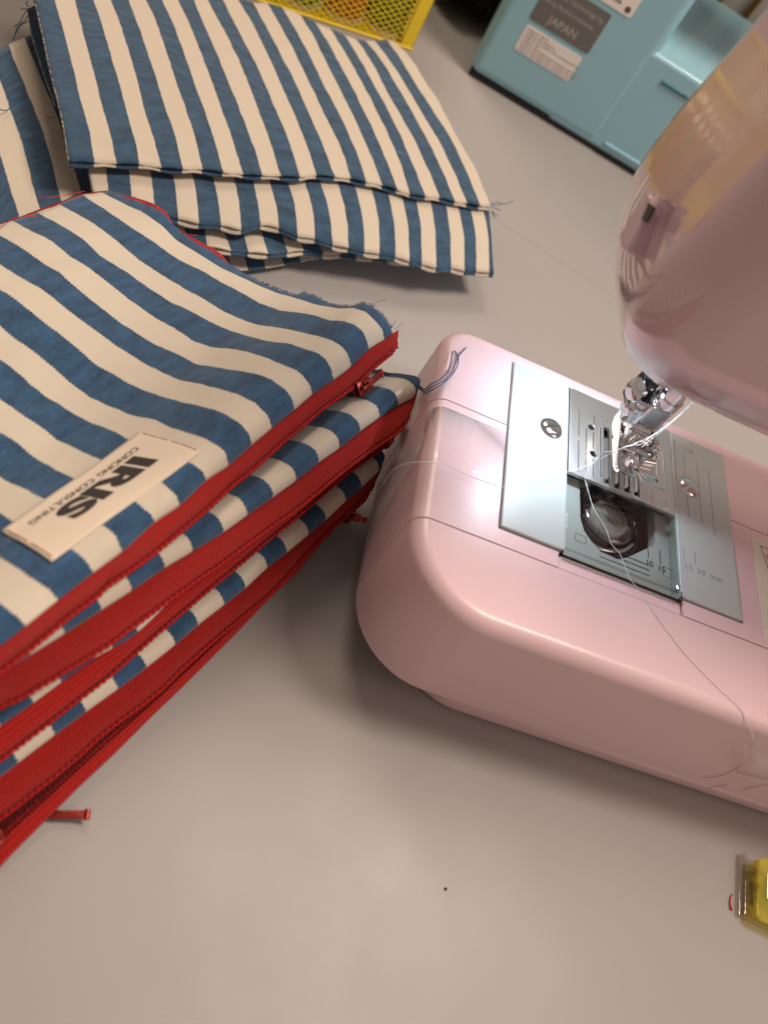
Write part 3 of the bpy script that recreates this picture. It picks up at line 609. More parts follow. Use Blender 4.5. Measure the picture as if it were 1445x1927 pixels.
def cloth(name, G, u, v, mat, parent, thick=.9, amp=.18, edge=.0, label=None, jag=(0, 0, 0, 0), loc=None):
    a, b, _ = G.shape; G = G.copy(); G[:, :, 2] += noise2((a, b), 3, 1.2, amp)
    def j(sl, am, dirv):
        n1 = len(G[sl]); q = gsm(rng.randn(n1), 1.0, 0); q = q / (q.std() + 1e-9) * am; G[sl] += q[:, None] * dirv
    if jag[0]: j((0, slice(None)), jag[0], G[0].mean(0) - G[3].mean(0))
    if jag[2]: j((slice(None), b - 1), jag[2], np.array([-.9, .4, 0]))
    if jag[3]: j((slice(None), 0), jag[3], np.array([.5, -.5, .5]))
    idx = np.arange(a * b).reshape(a, b); V = list(G.reshape(-1, 3)); UV = [(u[i], v[k]) for i in range(a) for k in range(b)]; F = []
    for i in range(a - 1):
        for k in range(b - 1): F.append((idx[i, k], idx[i + 1, k], idx[i + 1, k + 1], idx[i, k + 1]))
    du = np.gradient(G, axis=0); dv_ = np.gradient(G, axis=1); nr = np.cross(du, dv_); nr /= np.linalg.norm(nr, axis=2)[:, :, None] + 1e-9
    if nr[:, :, 2].mean() < 0: nr = -nr
    V2 = (G - nr * thick).reshape(-1, 3); off = a * b; V += list(V2); UV += UV[:off]
    F += [tuple(q + off for q in reversed(f)) for f in F[:(a - 1) * (b - 1)]]
    ring = [idx[i, 0] for i in range(a)] + [idx[a - 1, k] for k in range(1, b)] + [idx[i, b - 1] for i in range(a - 2, -1, -1)] + [idx[0, k] for k in range(b - 2, 0, -1)]
    for p, q in zip(ring, ring[1:] + ring[:1]): F.append((p, q, q + off, p + off))
    return mesh(name, V, F, mat, parent, smooth=True, uv=UV, loc=loc, label=label)
def thread(pts, r, name=None, mat=None, parent=None, B=None, sub=6):
    B = B or Buf(); B.tube(crom(pts, sub), r, 5); return B

# ---------------- striped zip pouches, stacked four high
Z2 = [(783,747),(748,764),(713,787),(677,813),(639,843),(600,871),(557,905),(514,936),(466,970),(421,1002),(363,1038),(311,1069),(250,1111),(192,1148),(123,1193),(59,1233)]
Z3 = [(752,800),(716,822),(679,846),(640,872),(604,897),(562,931),(519,967),(472,1008),(430,1045),(378,1084),(330,1125),(260,1190),(214,1220),(180,1240),(117,1285),(64,1324),(0,1371)]
Z4 = [(713,887),(680,918),(650,944),(613,979),(581,1006),(540,1040),(503,1069),(462,1107),(423,1138),(373,1177),(330,1214),(276,1257),(224,1296),(163,1340),(105,1383),(35,1436)]
K1 = [(737,664),(700,694),(656,734),(608,768),(573,798),(538,827),(504,858),(469,889),(434,917),(394,955),(338,1002),(283,1047),(241,1077),(200,1105),(180,1125),(126,1165),(90,1195),(54,1224),(18,1253),(0,1267)]
K2 = [(777,787),(739,820),(693,851),(643,889),(600,925),(553,962),(504,997),(460,1029),(421,1058),(366,1096),(311,1135),(255,1176),(216,1206),(180,1229),(126,1262),(72,1294),(36,1316),(0,1332)]
K3 = [(766,812),(722,841),(690,864),(650,893),(600,936),(553,977),(504,1016),(449,1063),(405,1099),(352,1144),(297,1191),(260,1224),(216,1263),(180,1292),(144,1319),(99,1355),(54,1389),(0,1431)]
K4 = [(694,926),(672,948),(651,970),(622,995),(581,1036),(546,1077),(504,1121),(449,1166),(394,1213),(338,1263),(305,1296),(260,1332),(216,1364),(180,1393),(152,1420),(122,1445),(91,1471),(61,1494),(30,1519),(0,1541)]
L4 = [(700,932),(676,954),(643,982),(612,1015),(572,1060),(560,1077),(504,1130),(449,1188),(394,1243),(338,1299),(290,1345),(220,1415),(183,1450),(152,1479),(122,1509),(91,1540),(61,1570),(30,1601),(0,1633)]
def line3(L, z, n=None, extend=30):
    zs_ = np.linspace(z[0], z[1], len(L)) if isinstance(z, tuple) else [z] * len(L); P = np.array([at(*p, q) for p, q in zip(L, zs_)]); d = P[-1] - P[-4]; d /= np.linalg.norm(d); P = np.vstack([P, P[-1] + d * extend / 2, P[-1] + d * extend]); P = crom(P, 4)
    return resample(P, n) if n else P
ZP = [58, (51.5, 43), (40, 29), (26, 12)]; KZ = [53.5, (47.5, 38.5), (34.5, 24.5), (21, 7.0)]
pouch_names = [
 'uppermost striped pouch of the zip stack, carrying a cream tag with black letters',
 'second striped pouch from the top of the zip stack, loose blue threads at its corner',
 'third pouch of the zip stack, mostly hidden, its red zip showing between two others',
 'lowest striped pouch of the zip stack, its wide red zip touching the table']
pouches = []
for i, (lx, ly) in enumerate(((-150, -30), (-150, -40), (-150, -45), (-150, -50))):
    pouches.append(thing('zip_pouch', pouch_names[i], 'pouch', (lx, ly, 0), 'striped pouches with red zips in one stack'))
def ribbon(rows, name, mat, parent, v0=0.0, thick=.5):
    """rows: list of polylines with the same number of points; UV in mm"""
    R = np.array(rows); a, b, _ = R.shape; s = np.concatenate([[0], np.cumsum(np.linalg.norm(np.diff(R[0], axis=0), axis=1))])
    t = np.concatenate([[0], np.cumsum(np.linalg.norm(np.diff(R[:, b // 2], axis=0), axis=1))])
    idx = np.arange(a * b).reshape(a, b); V = list(R.reshape(-1, 3)); UV = [(s[k], t[i] + v0) for i in range(a) for k in range(b)]
    F = [(idx[i, k], idx[i, k + 1], idx[i + 1, k + 1], idx[i + 1, k]) for i in range(a - 1) for k in range(b - 1)]
    du = np.gradient(R, axis=1); dv_ = np.gradient(R, axis=0); nr = np.cross(du, dv_); nr /= np.linalg.norm(nr, axis=2)[:, :, None] + 1e-9
    if (nr[:, :, 0] * .9 - nr[:, :, 1] * .45 + nr[:, :, 2] * .3).mean() < 0: nr = -nr
    V += list((R - nr * thick).reshape(-1, 3)); UV = UV + UV; off = a * b; F += [tuple(q + off for q in reversed(f)) for f in F]
    ring = list(idx[0]) + list(idx[1:, -1]) + list(idx[-1, ::-1][1:]) + list(idx[::-1, 0][1:-1])
    for p, q in zip(ring, ring[1:] + ring[:1]): F.append((p, q, q + off, p + off))
    return mesh(name, V, F, mat, parent, smooth=True, uv=UV)
OUT = np.array([.87, -.49, 0.0])
def bulge(A_, B_, n_, amt, up=.35, ease=1.0):
    rows = []
    for i in range(n_ + 1):
        t = i / n_; q = A_ * (1 - t) + B_ * t; q = q + (OUT * amt * (1 - up) + np.array([0, 0, 1.]) * amt * up) * math.sin(PI * t ** ease); rows.append(q)
    return rows
def rope(P, r, name, parent, mat=None, pitch=2.0, two=True, amp=.28):
    s = np.concatenate([[0], np.cumsum(np.linalg.norm(np.diff(P, axis=0), axis=1))]); n_ = int(s[-1] / .28); Q = resample(P, n_); st = s[-1] / n_
    B = Buf(); B.tube(Q, r, 8, rad=lambda i, t: r * (1 + amp * math.sin(2 * PI * i * st / pitch + t)) * (1 + .10 * math.sin(4 * PI * i * st / pitch)))
    return B.obj(name, mat or M['rope'], parent, smooth=True)
NP_ = 150
def zipper(k, TL, KL, zt, zk, parent, lower=None, right_trim=0):
    T = line3(TL, zt, NP_) if not isinstance(TL, np.ndarray) else resample(TL, NP_); K = line3(KL, zk, NP_)
    Tin = T - OUT * 2.2 + np.array([0, 0, -.6])
    rows = [Tin] + bulge(T + [0, 0, -.35], K + OUT * -.4 + np.array([0, 0, .9]), 7, [1.0, 1.1, .9, 1.4][k], .45)
    ribbon(rows, 'zip_tape', M['redtape'], parent)
    rope(K + [0, 0, .3] + OUT * .2, .64, 'zip_coil', parent)
    K2_ = K - OUT * .9 + np.array([0, 0, -1.25]); rope(K2_ + [0, 0, -.1], .6, 'zip_coil', parent)
    return T, K
# --- pouch 1
G1, D1 = surface(LINES_POUCH, [58] * 17, 157, 128, nD=70, extra=4)
# right edge: fabric outline is the measured one
Gd, ud, vd = dense(G1, D1)
Gd = Gd.copy(); cloth('front_panel', Gd, ud, vd, M['stripe'], pouches[0], .9, .10, jag=(0, 0, .25, 0))
# back panel, a few millimetres lower, slightly set back
def drop(G, dz, k0=0, shift=(0, 0, 0)):
    a, b, _ = G.shape; H = G.copy(); t = np.linspace(0, 1, b)[None, :]; prof_ = dz * (np.clip(t * 9, .25, 1)) * (1 - .55 * np.clip((t - .8) / .2, 0, 1)); H[:, :, 2] -= prof_; H += np.array(shift); return H
back = drop(Gd[:, ::2], 9.0, shift=(-.6, .3, 0)); cloth('back_panel', back, ud, vd[::2], M['stripe'], pouches[0], .9, .3)
# red lining showing along the far edge and the far right side
lin = Gd[0:50, -14:, :].copy(); 
def edge_strip(P, outdir, wd, name, parent, zoff=-1.0):
    n_ = len(P); Wd = wd * (1 + .35 * gsm(rng.randn(n_), 3, 0) * 2); Q = P + outdir * Wd[:, None]; I = P - outdir * 3; 
    rows = [I + [0, 0, zoff], P + [0, 0, zoff], Q + [0, 0, zoff - .3]]
    return ribbon(rows, name, M['redtape'], parent, thick=.4)
far = Gd[:, -1, :]; edge_strip(far, np.array([-.92, .39, 0]), 1.5, 'lining_edge', pouches[0])
side = Gd[0, 30:, :]; i0 = 12; tt = np.linspace(0, 1, len(side) - i0); wdt = .5 + 2.6 * np.abs(np.sin(tt * 6.4)) ** 1.2
S_ = side[i0:]; ribbon([S_ - np.array([.4, .9, 0]) * 2 + [0, 0, -1.1], S_ + [0, 0, -1.1], S_ + np.array([.55, .83, 0]) * wdt[:, None] * 1.3 + [0, 0, -.9]], 'lining_edge', M['redtape'], pouches[0], thick=.4)
T1, Kc1 = zipper(0, [b[0] for b in LINES_POUCH], K1, 58, KZ[0], pouches[0])
# ends of the zip tape, frayed
def tape_end(P, Q, out, ln, name, parent, wid_n=8):
    """short flap past the end of the fabric between points P (top) and Q (coil)"""
    P = np.array(P, float); Q = np.array(Q, float); rows = []
    for i in range(6):
        t = i / 5; rows.append([P * (1 - s_) + Q * s_ + np.array(out) * (ln * t + (0 if i < 5 else rng.uniform(-1.2, .4))) + np.array([0, 0, -.6 * t]) for s_ in np.linspace(0, 1, wid_n)])
    return ribbon(rows, name, M['redtape'], parent, thick=.5)
zd = (T1[0] - T1[12]); zd /= np.linalg.norm(zd)
tape_end(T1[0] + [0, 0, -.4], Kc1[0] + [0, 0, .6], zd, 5.0, 'zip_tape_end', pouches[0])
tape_end(Kc1[0] + OUT * .2 + [0, 0, 1], Kc1[0] + OUT * -3 - [0, 0, 3], zd, 2.0, 'zip_tape_end', pouches[0])
# under side of zip 1: second tape going back under
def lower_tape(K, depth, dz, parent, name='zip_tape'):
    A_ = K - OUT * .9 + [0, 0, -1.7]; B_ = K - OUT * depth + [0, 0, -dz]; ribbon(bulge(A_, B_, 4, .8, .1), name, M['redtape'], parent)
lower_tape(Kc1, 7, 5.5, pouches[0])

# --- pouches 2 and 4 (fabric strips seen between the zips), pouch 3 mostly hidden
PROF = np.array([(0, 0), (.9, 1.9), (2, 2.9), (3.6, 3.7), (6, 3.3), (8.5, 1.9), (11.5, -.6), (15, -3.6), (20, -7), (28, -11), (40, -15), (60, -19), (90, -21), (128, -23)], float)
def gen_surface(TL, z0, ang, far_z, n_extra=3, L=124, nD=56, bump=1.0, curl=0):
    D = np.linspace(0, 1, nD) ** 1.5 * L; z0a = np.linspace(z0[0], z0[1], len(TL)) if isinstance(z0, tuple) else np.full(len(TL), float(z0)); P = np.array([at(*p, q) for p, q in zip(TL, z0a)]); z0 = float(z0a.mean()); d = np.array([math.cos(math.radians(ang)), math.sin(math.radians(ang)), 0])
    pz = np.interp(D, PROF[:, 0], PROF[:, 1]); tot = PROF[-1, 1]
    pz = np.where(pz > 0, pz * bump, pz / tot * (far_z - z0)); G = P[:, None, :] + d[None, None, :] * D[None, :, None]
    G[:, :, 2] = z0a[:, None] + pz[None, :]
    for e in range(n_extra): G = np.concatenate([G, G[-1:] + (G[-1:] - G[-3:-2]) * .5], 0)
    return G, D
corner2 = [(798, 738)]
G2, D2 = gen_surface(corner2 + Z2, ZP[1], 151, 24); 
# the right hand edge of pouch 2 rounds off towards the back
for k in range(len(D2)):
    s_ = min(D2[k], 30); G2[0, k] += np.array([-.45, -.89, 0]) * (0.018 * s_ ** 1.5 + .35 * math.sin(s_ * .9)) * 1.0
Gd2, ud2, vd2 = dense(G2, D2); cloth('front_panel', Gd2, ud2, vd2, M['stripe'], pouches[1], .9, .1, jag=(0, 0, 0, 0)); cloth('back_panel', drop(Gd2[:, ::2], 7, shift=(-.6, .3, 0)), ud2, vd2[::2], M['stripe'], pouches[1], .9, .2)
T2, Kc2 = zipper(1, corner2 + Z2, K2, ZP[1], KZ[1], pouches[1]); lower_tape(Kc2, 7, 4.5, pouches[1])
tape_end(T2[0] + [0, 0, -.8], Kc2[0] + [0, 0, .6], zd, 1.5, 'zip_tape_end', pouches[1]); tape_end(Kc2[0] + [0, 0, .8], Kc2[0] - OUT * 2 - [0, 0, 2], zd, 2.5, 'zip_tape_end', pouches[1])
G3, D3 = gen_surface(Z3[:-1], ZP[2], 150, 17, bump=.6); Gd3, ud3, vd3 = dense(G3, D3)
cloth('front_panel', Gd3, ud3 + 1.0, vd3, M['stripe'], pouches[2], .9, .1); cloth('back_panel', drop(Gd3[:, ::2], 6, shift=(-.6, .3, 0)), ud3 + 1, vd3[::2], M['stripe'], pouches[2], .9, .2)
T3, Kc3 = zipper(2, Z3, K3, ZP[2], KZ[2], pouches[2]); lower_tape(Kc3, 6, 4.5, pouches[2])
tape_end(Kc3[0] + [0, 0, 1.4] - OUT * .5, Kc3[0] - OUT * 2.5 - [0, 0, 1.5], zd, 3.5, 'zip_tape_end', pouches[2])
corner4 = [(727, 872)]
G4, D4 = gen_surface(corner4 + Z4, ZP[3], 150, 9, bump=.9); Gd4, ud4, vd4 = dense(G4, D4)
cloth('front_panel', Gd4, ud4, vd4, M['stripe'], pouches[3], .9, .1); bk = drop(Gd4[:, ::2], 7, shift=(-.6, .3, 0)); bk[:, :, 2] = np.maximum(bk[:, :, 2], 2.2); cloth('back_panel', bk, ud4, vd4[::2], M['stripe'], pouches[3], .9, .1)
T4, Kc4 = zipper(3, corner4 + Z4, [(708, 912)] + K4, ZP[3], KZ[3], pouches[3])
# zip 4 gapes towards the left: teeth row and lower tape
LL = line3([(712, 918)] + L4, (17, 2.2), NP_); Km = Kc4 - OUT * .9 + np.array([0, 0, -1.8]); 
gap = np.linspace(0, 1, NP_)[:, None]
Tq = Km * .38 + (LL - OUT * .4 + np.array([0, 0, 1.0])) * .62; Tq = Tq - OUT * (1.1 * gap)
ribbon(bulge(Tq, LL, 5, .7, .2), 'zip_tape', M['redtape'], pouches[3])
A_ = LL - OUT * .6 + [0, 0, -.5]; B_ = LL - OUT * 8 + [0, 0, -1.2]; ribbon([A_, B_], 'zip_tape', M['redtape'], pouches[3])
Bt = Buf(); s = resample(Km * .5 + Tq * .5 - OUT * .5, 260); dirn = np.gradient(s, axis=0); dirn /= np.linalg.norm(dirn, axis=1)[:, None]
wv_ = resample(Km - Tq, 260)
for i in range(6, 258):
    c_ = s[i]; wv2 = wv_[i] * (.62); sl_ = dirn[i] * .30 * (1 if i % 2 else -1)
    Bt.tube([c_ - wv2 * .5 - sl_, c_ + OUT * .3, c_ + wv2 * .5 + sl_], .26, 5)
Bt.obj('zip_teeth', M['teeth'], pouches[3], smooth=True)
ribbon([Km - OUT * 1.6, Tq - OUT * 1.6], 'zip_inside', M['teeth'], pouches[3], thick=.4)
tape_end(Kc4[0] + [0, 0, 1], LL[0] + [0, 0, .5], zd, 2.5, 'zip_tape_end', pouches[3])

# sliders, pulls and the metal stop
def slider(P, d, up, parent, pull_dir, pull_len=12, sc=1.0, tilt=0):
    d = np.array(d) / np.linalg.norm(d); up = np.array(up, float); up -= d * (up @ d); up /= np.linalg.norm(up); sd = np.cross(up, d)
    F_ = frame(P, d, sd, up) @ Matrix.Scale(sc, 4)
    B = Buf(); B.box(-3.6, 3.4, -2.6, 2.6, .9, 1.7, F_, .3); B.box(-3.6, 3.4, -2.6, 2.6, -1.7, -.9, F_, .3); B.box(.4, 3.0, -.7, .7, -1, 1, F_, .2)
    B.box(-3.4, 2.4, -2.75, -2.1, -1.1, 1.1, F_, .25); B.box(-3.4, 2.4, 2.1, 2.75, -1.1, 1.1, F_, .25)
    B.box(-2.6, -1.8, -.8, .8, 1.5, 3.0, F_, .3); B.box(1.2, 2.0, -.8, .8, 1.5, 3.0, F_, .3); B.box(-2.6, 2.0, -.8, .8, 2.6, 3.3, F_, .3)
    o = B.obj('zip_slider', M['redmetal'], parent); auto_smooth(o, 30)
    pd = np.array(pull_dir, float); pd /= np.linalg.norm(pd); sd2 = np.cross(up, pd); sd2 /= np.linalg.norm(sd2); u2 = np.cross(pd, sd2)
    H = frame(np.array(P) + up * 2.2 * sc, pd, sd2, u2) @ Matrix.Scale(sc, 4); Lp = pull_len
    B = Buf(); B.box(-1.0, 1.6, -1.9, -1.1, -.4, .5, H, .2); B.box(-1.0, 1.6, 1.1, 1.9, -.4, .5, H, .2); B.box(1.2, 3.2, -1.9, 1.9, -.45, .55, H, .25); B.box(3.0, Lp - 1, -1.15, 1.15, -.4, .5, H, .3)
    B.cyl(tuple(H @ Vector((Lp - 1.2, -1.35, .05))), tuple(H @ Vector((Lp - 1.2, 1.35, .05))), .85 * sc, 14)
    q = B.obj('pull_tab', M['redmetal'], o); auto_smooth(q, 30)
    return o
slider(at(681, 728, 53) - OUT * .2, zd, OUT * .75 + np.array([0, 0, .9]), pouches[0], zd * .95 + np.array([.05, .25, -.02]), 11.5)
slider(at(656, 968, 19), zd, OUT * .9 + np.array([0, 0, .45]), pouches[3], zd * .6 + OUT * .9, 8, .85)
slider(at(-20, 1585, 7.0), -zd, OUT * .9 + np.array([0, 0, .5]), pouches[3], -zd, 8, 1.0)
# pull tab poking out from under the lowest pouch
pt0 = at(92, 1533, 2.2); pt1 = at(171, 1533, 3.4); B = Buf(); dpt = (pt1 - pt0) / np.linalg.norm(pt1 - pt0); nb_ = np.cross([0, 0, 1], dpt); H = frame(pt0, dpt, nb_, np.cross(dpt, nb_)); Lp = np.linalg.norm(pt1 - pt0)
B.box(-6, Lp - .5, -1.2, 1.2, -.45, .45, H, .25); B.cyl(tuple(H @ Vector((Lp - .9, -1.45, .1))), tuple(H @ Vector((Lp - .9, 1.45, .1))), .85, 14); auto_smooth(B.obj('pull_tab', M['redmetal'], pouches[3]), 30)
# metal bottom stop clamped on the coils of pouch 3
ps = at(729, 833, 36.5); F_ = frame(ps, zd, OUT / np.linalg.norm(OUT), np.cross(zd, OUT)); B = Buf(); B.box(-1.5, 1.5, -1.0, 1.5, -2.1, 2.2, F_, .55); o = B.obj('zip_stop', M['redmetal'], pouches[2]); auto_smooth(o, 30)

# ---------------- woven tag on pouch 1
M['tag'] = None
n = N('woven_tag'); uv = n.coord('UV', (1, 1, 1)); wv = n.add('ShaderNodeTexWave', wave_type='BANDS', bands_direction='DIAGONAL'); wv.inputs['Scale'].default_value = .9; wv.inputs['Distortion'].default_value = .5; n.link(uv, wv.inputs['Vector']); fz = n.noise(uv, 3, 3)
n.link(n.mix(n.math('MULTIPLY', wv.outputs['Fac'], .5), (.74, .62, .49), (.63, .52, .40)), n.p.inputs['Base Color']); n.set(Roughness=.85, Sheen_Weight=.2, Specular_IOR_Level=.2); n.link(n.bump(n.math('ADD', wv.outputs['Fac'], fz), .5, .00018), n.p.inputs['Normal']); M['tag'] = n.m
tagc = [(262, 816), (377, 852), (97, 1059), (0, 1002)]       # four corners as seen
from mathutils.bvhtree import BVHTree
bv = BVHTree.FromPolygons([Vector(p) for p in Gd.reshape(-1, 3)], [(i * Gd.shape[1] + k, (i + 1) * Gd.shape[1] + k, (i + 1) * Gd.shape[1] + k + 1, i * Gd.shape[1] + k + 1) for i in range(Gd.shape[0] - 1) for k in range(Gd.shape[1] - 1)])
def onp1(px, py):
    h = bv.ray_cast(Vector(CC), Vector(ray(px, py)))[0]; return np.array(h) if h is not None else at(px, py, 50)
c3d = [onp1(262, 816), onp1(377, 852), onp1(97, 1059), onp1(3, 1002)]
def tagmap(s_, t_, lift=0):   # s along the long side (0 right), t across
    a_ = c3d[0] * (1 - s_) + c3d[3] * s_; b_ = c3d[1] * (1 - s_) + c3d[2] * s_; P = a_ * (1 - t_) + b_ * t_
    h = bv.ray_cast(Vector((P[0], P[1], 200)), Vector((0, 0, -1)))[0]; z = h[2] if h is not None else P[2]
    return np.array([P[0], P[1], z + .35 + lift])
NS, NT = 46, 18; Ts = np.zeros((NS, NT, 3))
for i in range(NS):
    for k in range(NT): Ts[i, k] = tagmap(i / (NS - 1), k / (NT - 1))
Ts[:, :, 2] = gsm(gsm(Ts[:, :, 2], 2.5, 0), 2, 1) + .35
Ls = np.linalg.norm(c3d[0] - c3d[3]); Lt = np.linalg.norm(c3d[0] - c3d[1])
tg = cloth('brand_tag', Ts, np.linspace(0, Ls, NS), np.linspace(0, Lt, NT), M['tag'], pouches[0], .5, .04)
print('TAG', Ls, Lt)
def warp(body, s0, s1, t0, t1, name, bold=0, shear=0, ext=0):
    """lettering printed on the tag: text box fitted to s0..s1 (reading direction) and t0..t1"""
    c = bpy.data.curves.new('c', 'FONT'); c.body = body; c.size = 1; c.offset = bold; c.shear = shear; c.align_x = 'LEFT'; c.resolution_u = 6
    o = bpy.data.objects.new('tmp', c); COL.objects.link(o); dg = bpy.context.evaluated_depsgraph_get(); dg.update(); me = bpy.data.meshes.new_from_object(o.evaluated_get(dg)); bpy.data.objects.remove(o)
    bm = bmesh.new(); bm.from_mesh(me); bmesh.ops.triangulate(bm, faces=bm.faces); bmesh.ops.subdivide_edges(bm, edges=bm.edges, cuts=2, use_grid_fill=True)
    X = np.array([v.co for v in bm.verts]); mn, mx = X.min(0), X.max(0); V = []
    for x in X:
        a_ = (x[0] - mn[0]) / (mx[0] - mn[0]); b_ = (x[1] - mn[1]) / (mx[1] - mn[1]); s_ = s0 + (s1 - s0) * a_; t_ = t0 + (t1 - t0) * b_
        fi = s_ * (NS - 1); fk = t_ * (NT - 1); i = int(min(max(fi, 0), NS - 2)); k = int(min(max(fk, 0), NT - 2)); fi -= i; fk -= k
        P = (Ts[i, k] * (1 - fi) * (1 - fk) + Ts[i + 1, k] * fi * (1 - fk) + Ts[i, k + 1] * (1 - fi) * fk + Ts[i + 1, k + 1] * fi * fk); V.append(P + [0, 0, .16])
    F = [tuple(v.index for v in f.verts) for f in bm.faces]; bm.free(); bpy.data.meshes.remove(me)
    return mesh(name, V, F, M['ink_tag'], tg, smooth=False)
M['ink_tag'] = flat('tag_ink', (.035, .028, .026), .85)
warp('IRIS', .165, .775, .31, .67, 'tag_lettering', bold=.05, shear=-.1)
warp('CONCING', .125, .42, .18, .27, 'tag_lettering', bold=.004)
warp('CONSULTING', .455, .89, .18, .27, 'tag_lettering', bold=.004)

M['tag_thread'] = flat('tag_thread', (.80, .60, .42), .8)
# stitches along both short ends of the tag
for s_ in (.022, .978):
    B = Buf()
    for k in range(14):
        t_ = .06 + .88 * k / 13; i = int(s_ * (NS - 1)); kk = min(int(t_ * (NT - 1)), NT - 2); P = Ts[i, kk] * .5 + Ts[i, kk + 1] * .5
        q = (Ts[i, min(kk + 1, NT - 1)] - Ts[i, kk]); q /= np.linalg.norm(q); B.tube([P - q * .5 + [0, 0, .1], P + [0, 0, .5], P + q * .5 + [0, 0, .1]], .2, 5)
    B.obj('stitching', M['tag_thread'], tg, smooth=True)

# frayed threads
M['blue_thread'] = flat('blue_thread', (.03, .08, .2), .8); M['cream_thread'] = flat('cream_thread', (.62, .54, .44), .8); M['red_thread'] = flat('red_thread', (.5, .02, .02), .8); M['white_thread'] = flat('white_sewing_thread', (.80, .78, .76), .6)
B = Buf()
for a_ in ([(787, 724, 54), (797, 732, 58), (803, 730, 63), (812, 722, 67.5), (828, 714, 68.5), (842, 700, 68.3), (848, 683, 67.8), (851, 662, 67.6)], [(788, 727, 54), (798, 736, 58), (805, 733, 63), (816, 726, 67.5), (836, 715, 68.5), (850, 700, 68.4), (857, 683, 67.8), (864, 668, 67.6), (877, 654, 67.5)], [(789, 731, 53), (799, 740, 57), (806, 737, 63), (818, 731, 67.5), (838, 718, 68.5), (854, 700, 68.4), (862, 682, 67.8), (860, 668, 67.6), (855, 660, 67.5)]): B.tube(crom([at(*p) for p in a_], 6), .22, 5)
B.obj('loose_thread', M['blue_thread'], pouches[1], smooth=True)
B = Buf()
for k in range(26):
    y = rng.uniform(0, 1); p = np.array([788 + 12 * y, 700 + 55 * y]) + rng.randn(2) * 1; a_ = at(p[0], p[1], 54); B.tube([a_, a_ + np.array([2.2, 1.2, .3]) * rng.uniform(.3, 1) , a_ + np.array([3.4, 2.2, -.5]) * rng.uniform(.3, 1)], .06, 4)
B.obj('frayed_edge', M['cream_thread'], pouches[1], smooth=True)
B = Buf(); sd_ = Gd[0, :, :]
for k in range(420):
    i = rng.randint(2, 62); a_ = sd_[i] * rng.uniform(0, 1) + sd_[i + 1] * 0; a_ = sd_[i] + (sd_[min(i + 1, 69)] - sd_[i]) * rng.uniform(0, 1); q = np.array([.5, .86, 0]) + rng.randn(3) * .35; q[2] *= .5; B.tube([a_ + [0, 0, -.4], a_ + q * rng.uniform(.2, .6), a_ + q * rng.uniform(.5, 1.0) + rng.randn(3) * .2], .09, 4)
B.obj('frayed_edge', M['blue_thread'], pouches[0], smooth=True)
B = Buf()
for a_ in ([(700, 572, 60), (715, 566, 61), (728, 563, 62)], [(737, 617, 60), (741, 609, 61), (745, 603, 62)], [(742, 620, 59), (752, 612, 59), (757, 608, 59)], [(683, 570, 61), (697, 571, 62), (712, 577, 62)]): B.tube(crom([at(*p) for p in a_], 5), .09, 4)
B.obj('loose_thread', M['blue_thread'], pouches[0], smooth=True)
B = Buf()
for a_ in ([(0, 430, 34), (30, 410, 36), (70, 408, 38)], [(68, 367, 34), (100, 371, 36), (160, 360, 38)], [(340, 433, 34), (355, 441, 36), (373, 443, 36)], [(232, 378, 34), (245, 372, 36), (258, 370, 38)], [(270, 382, 34), (283, 385, 36), (290, 388, 38)]): B.tube(crom([at(*p) for p in a_], 5), .14, 4)
B.obj('loose_thread', M['red_thread'], pouches[0], smooth=True)

# ---------------- pile of cut striped pieces behind
scr = []
def scrap(label, loc): o = thing('striped_fabric_piece', label, 'fabric piece', loc, 'cut striped fabric pieces piled behind the pouches'); scr.append(o); return o
nA = len(LINES_SCRAP); zA = [33 - 5 * i / (nA - 1) for i in range(nA)]
# measured with normalised length so the far edge follows the outline
def surfA():
    ang = 118.5; nD = 54; D = np.linspace(0, 1, nD); Gx = np.zeros((nA, nD, 3)); d = np.array([math.cos(math.radians(ang)), math.sin(math.radians(ang)), 0]); Zr = []; store = []
    for i, ln in enumerate(LINES_SCRAP):
        P0, dz = plan_profile(ln, zA[i], ang); dm = np.maximum.accumulate(dz[:, 0] + np.arange(len(dz)) * 1e-4); Li = dm[-1] if i >= 13 else max(dm[-1], 146); store.append((dm, Li)); Zr.append(np.interp(D * Li, dm, dz[:, 1]))
    Zr = gsm(gsm(np.array(Zr), 2.5, 1), 2.0, 0); w0 = np.clip(D * 12, 0, 1)[None, :]; Zr = np.array(zA)[:, None] * (1 - w0) + Zr * w0
    for i, ln in enumerate(LINES_SCRAP):
        dm, Li = store[i]; last = 0
        for k in range(nD):
            if D[k] * Li <= dm[-1] + .5:
                x = np.interp(D[k] * Li, dm, [p[0] for p in ln]); y = np.interp(D[k] * Li, dm, [p[1] for p in ln]); Gx[i, k] = at(x, y, Zr[i, k]); last = k
            else: Gx[i, k] = Gx[i, last] + d * (D[k] - D[last]) * Li; Gx[i, k, 2] = Zr[i, k]
    return Gx, D * 145
GA, DA = surfA(); GAd, uA, vA = dense(GA, DA, 5)
tA = scrap('topmost striped piece of the fabric pile, its far corner against the yellow basket', (-170, 140, 0))
ph = np.sin(uA * PI)[:, None]; fr = np.exp(-vA / .45)[None, :]
GA1 = GAd.copy(); GA1[:, :, 2] += .55 * ph * fr
cloth('upper_layer', GA1, uA, vA, M['stripe_far'], tA, .7, .12, jag=(0, 0, 0, .25))
GA2 = GAd.copy(); GA2[:, :, 2] -= 1.5 + .5 * ph * fr; GA2 += np.array([.35, -.9, 0]) * (fr * .9)[:, :, None]; cloth('lower_layer', GA2[:, ::2], uA, vA[::2], M['stripe_far'], tA, .7, .12)
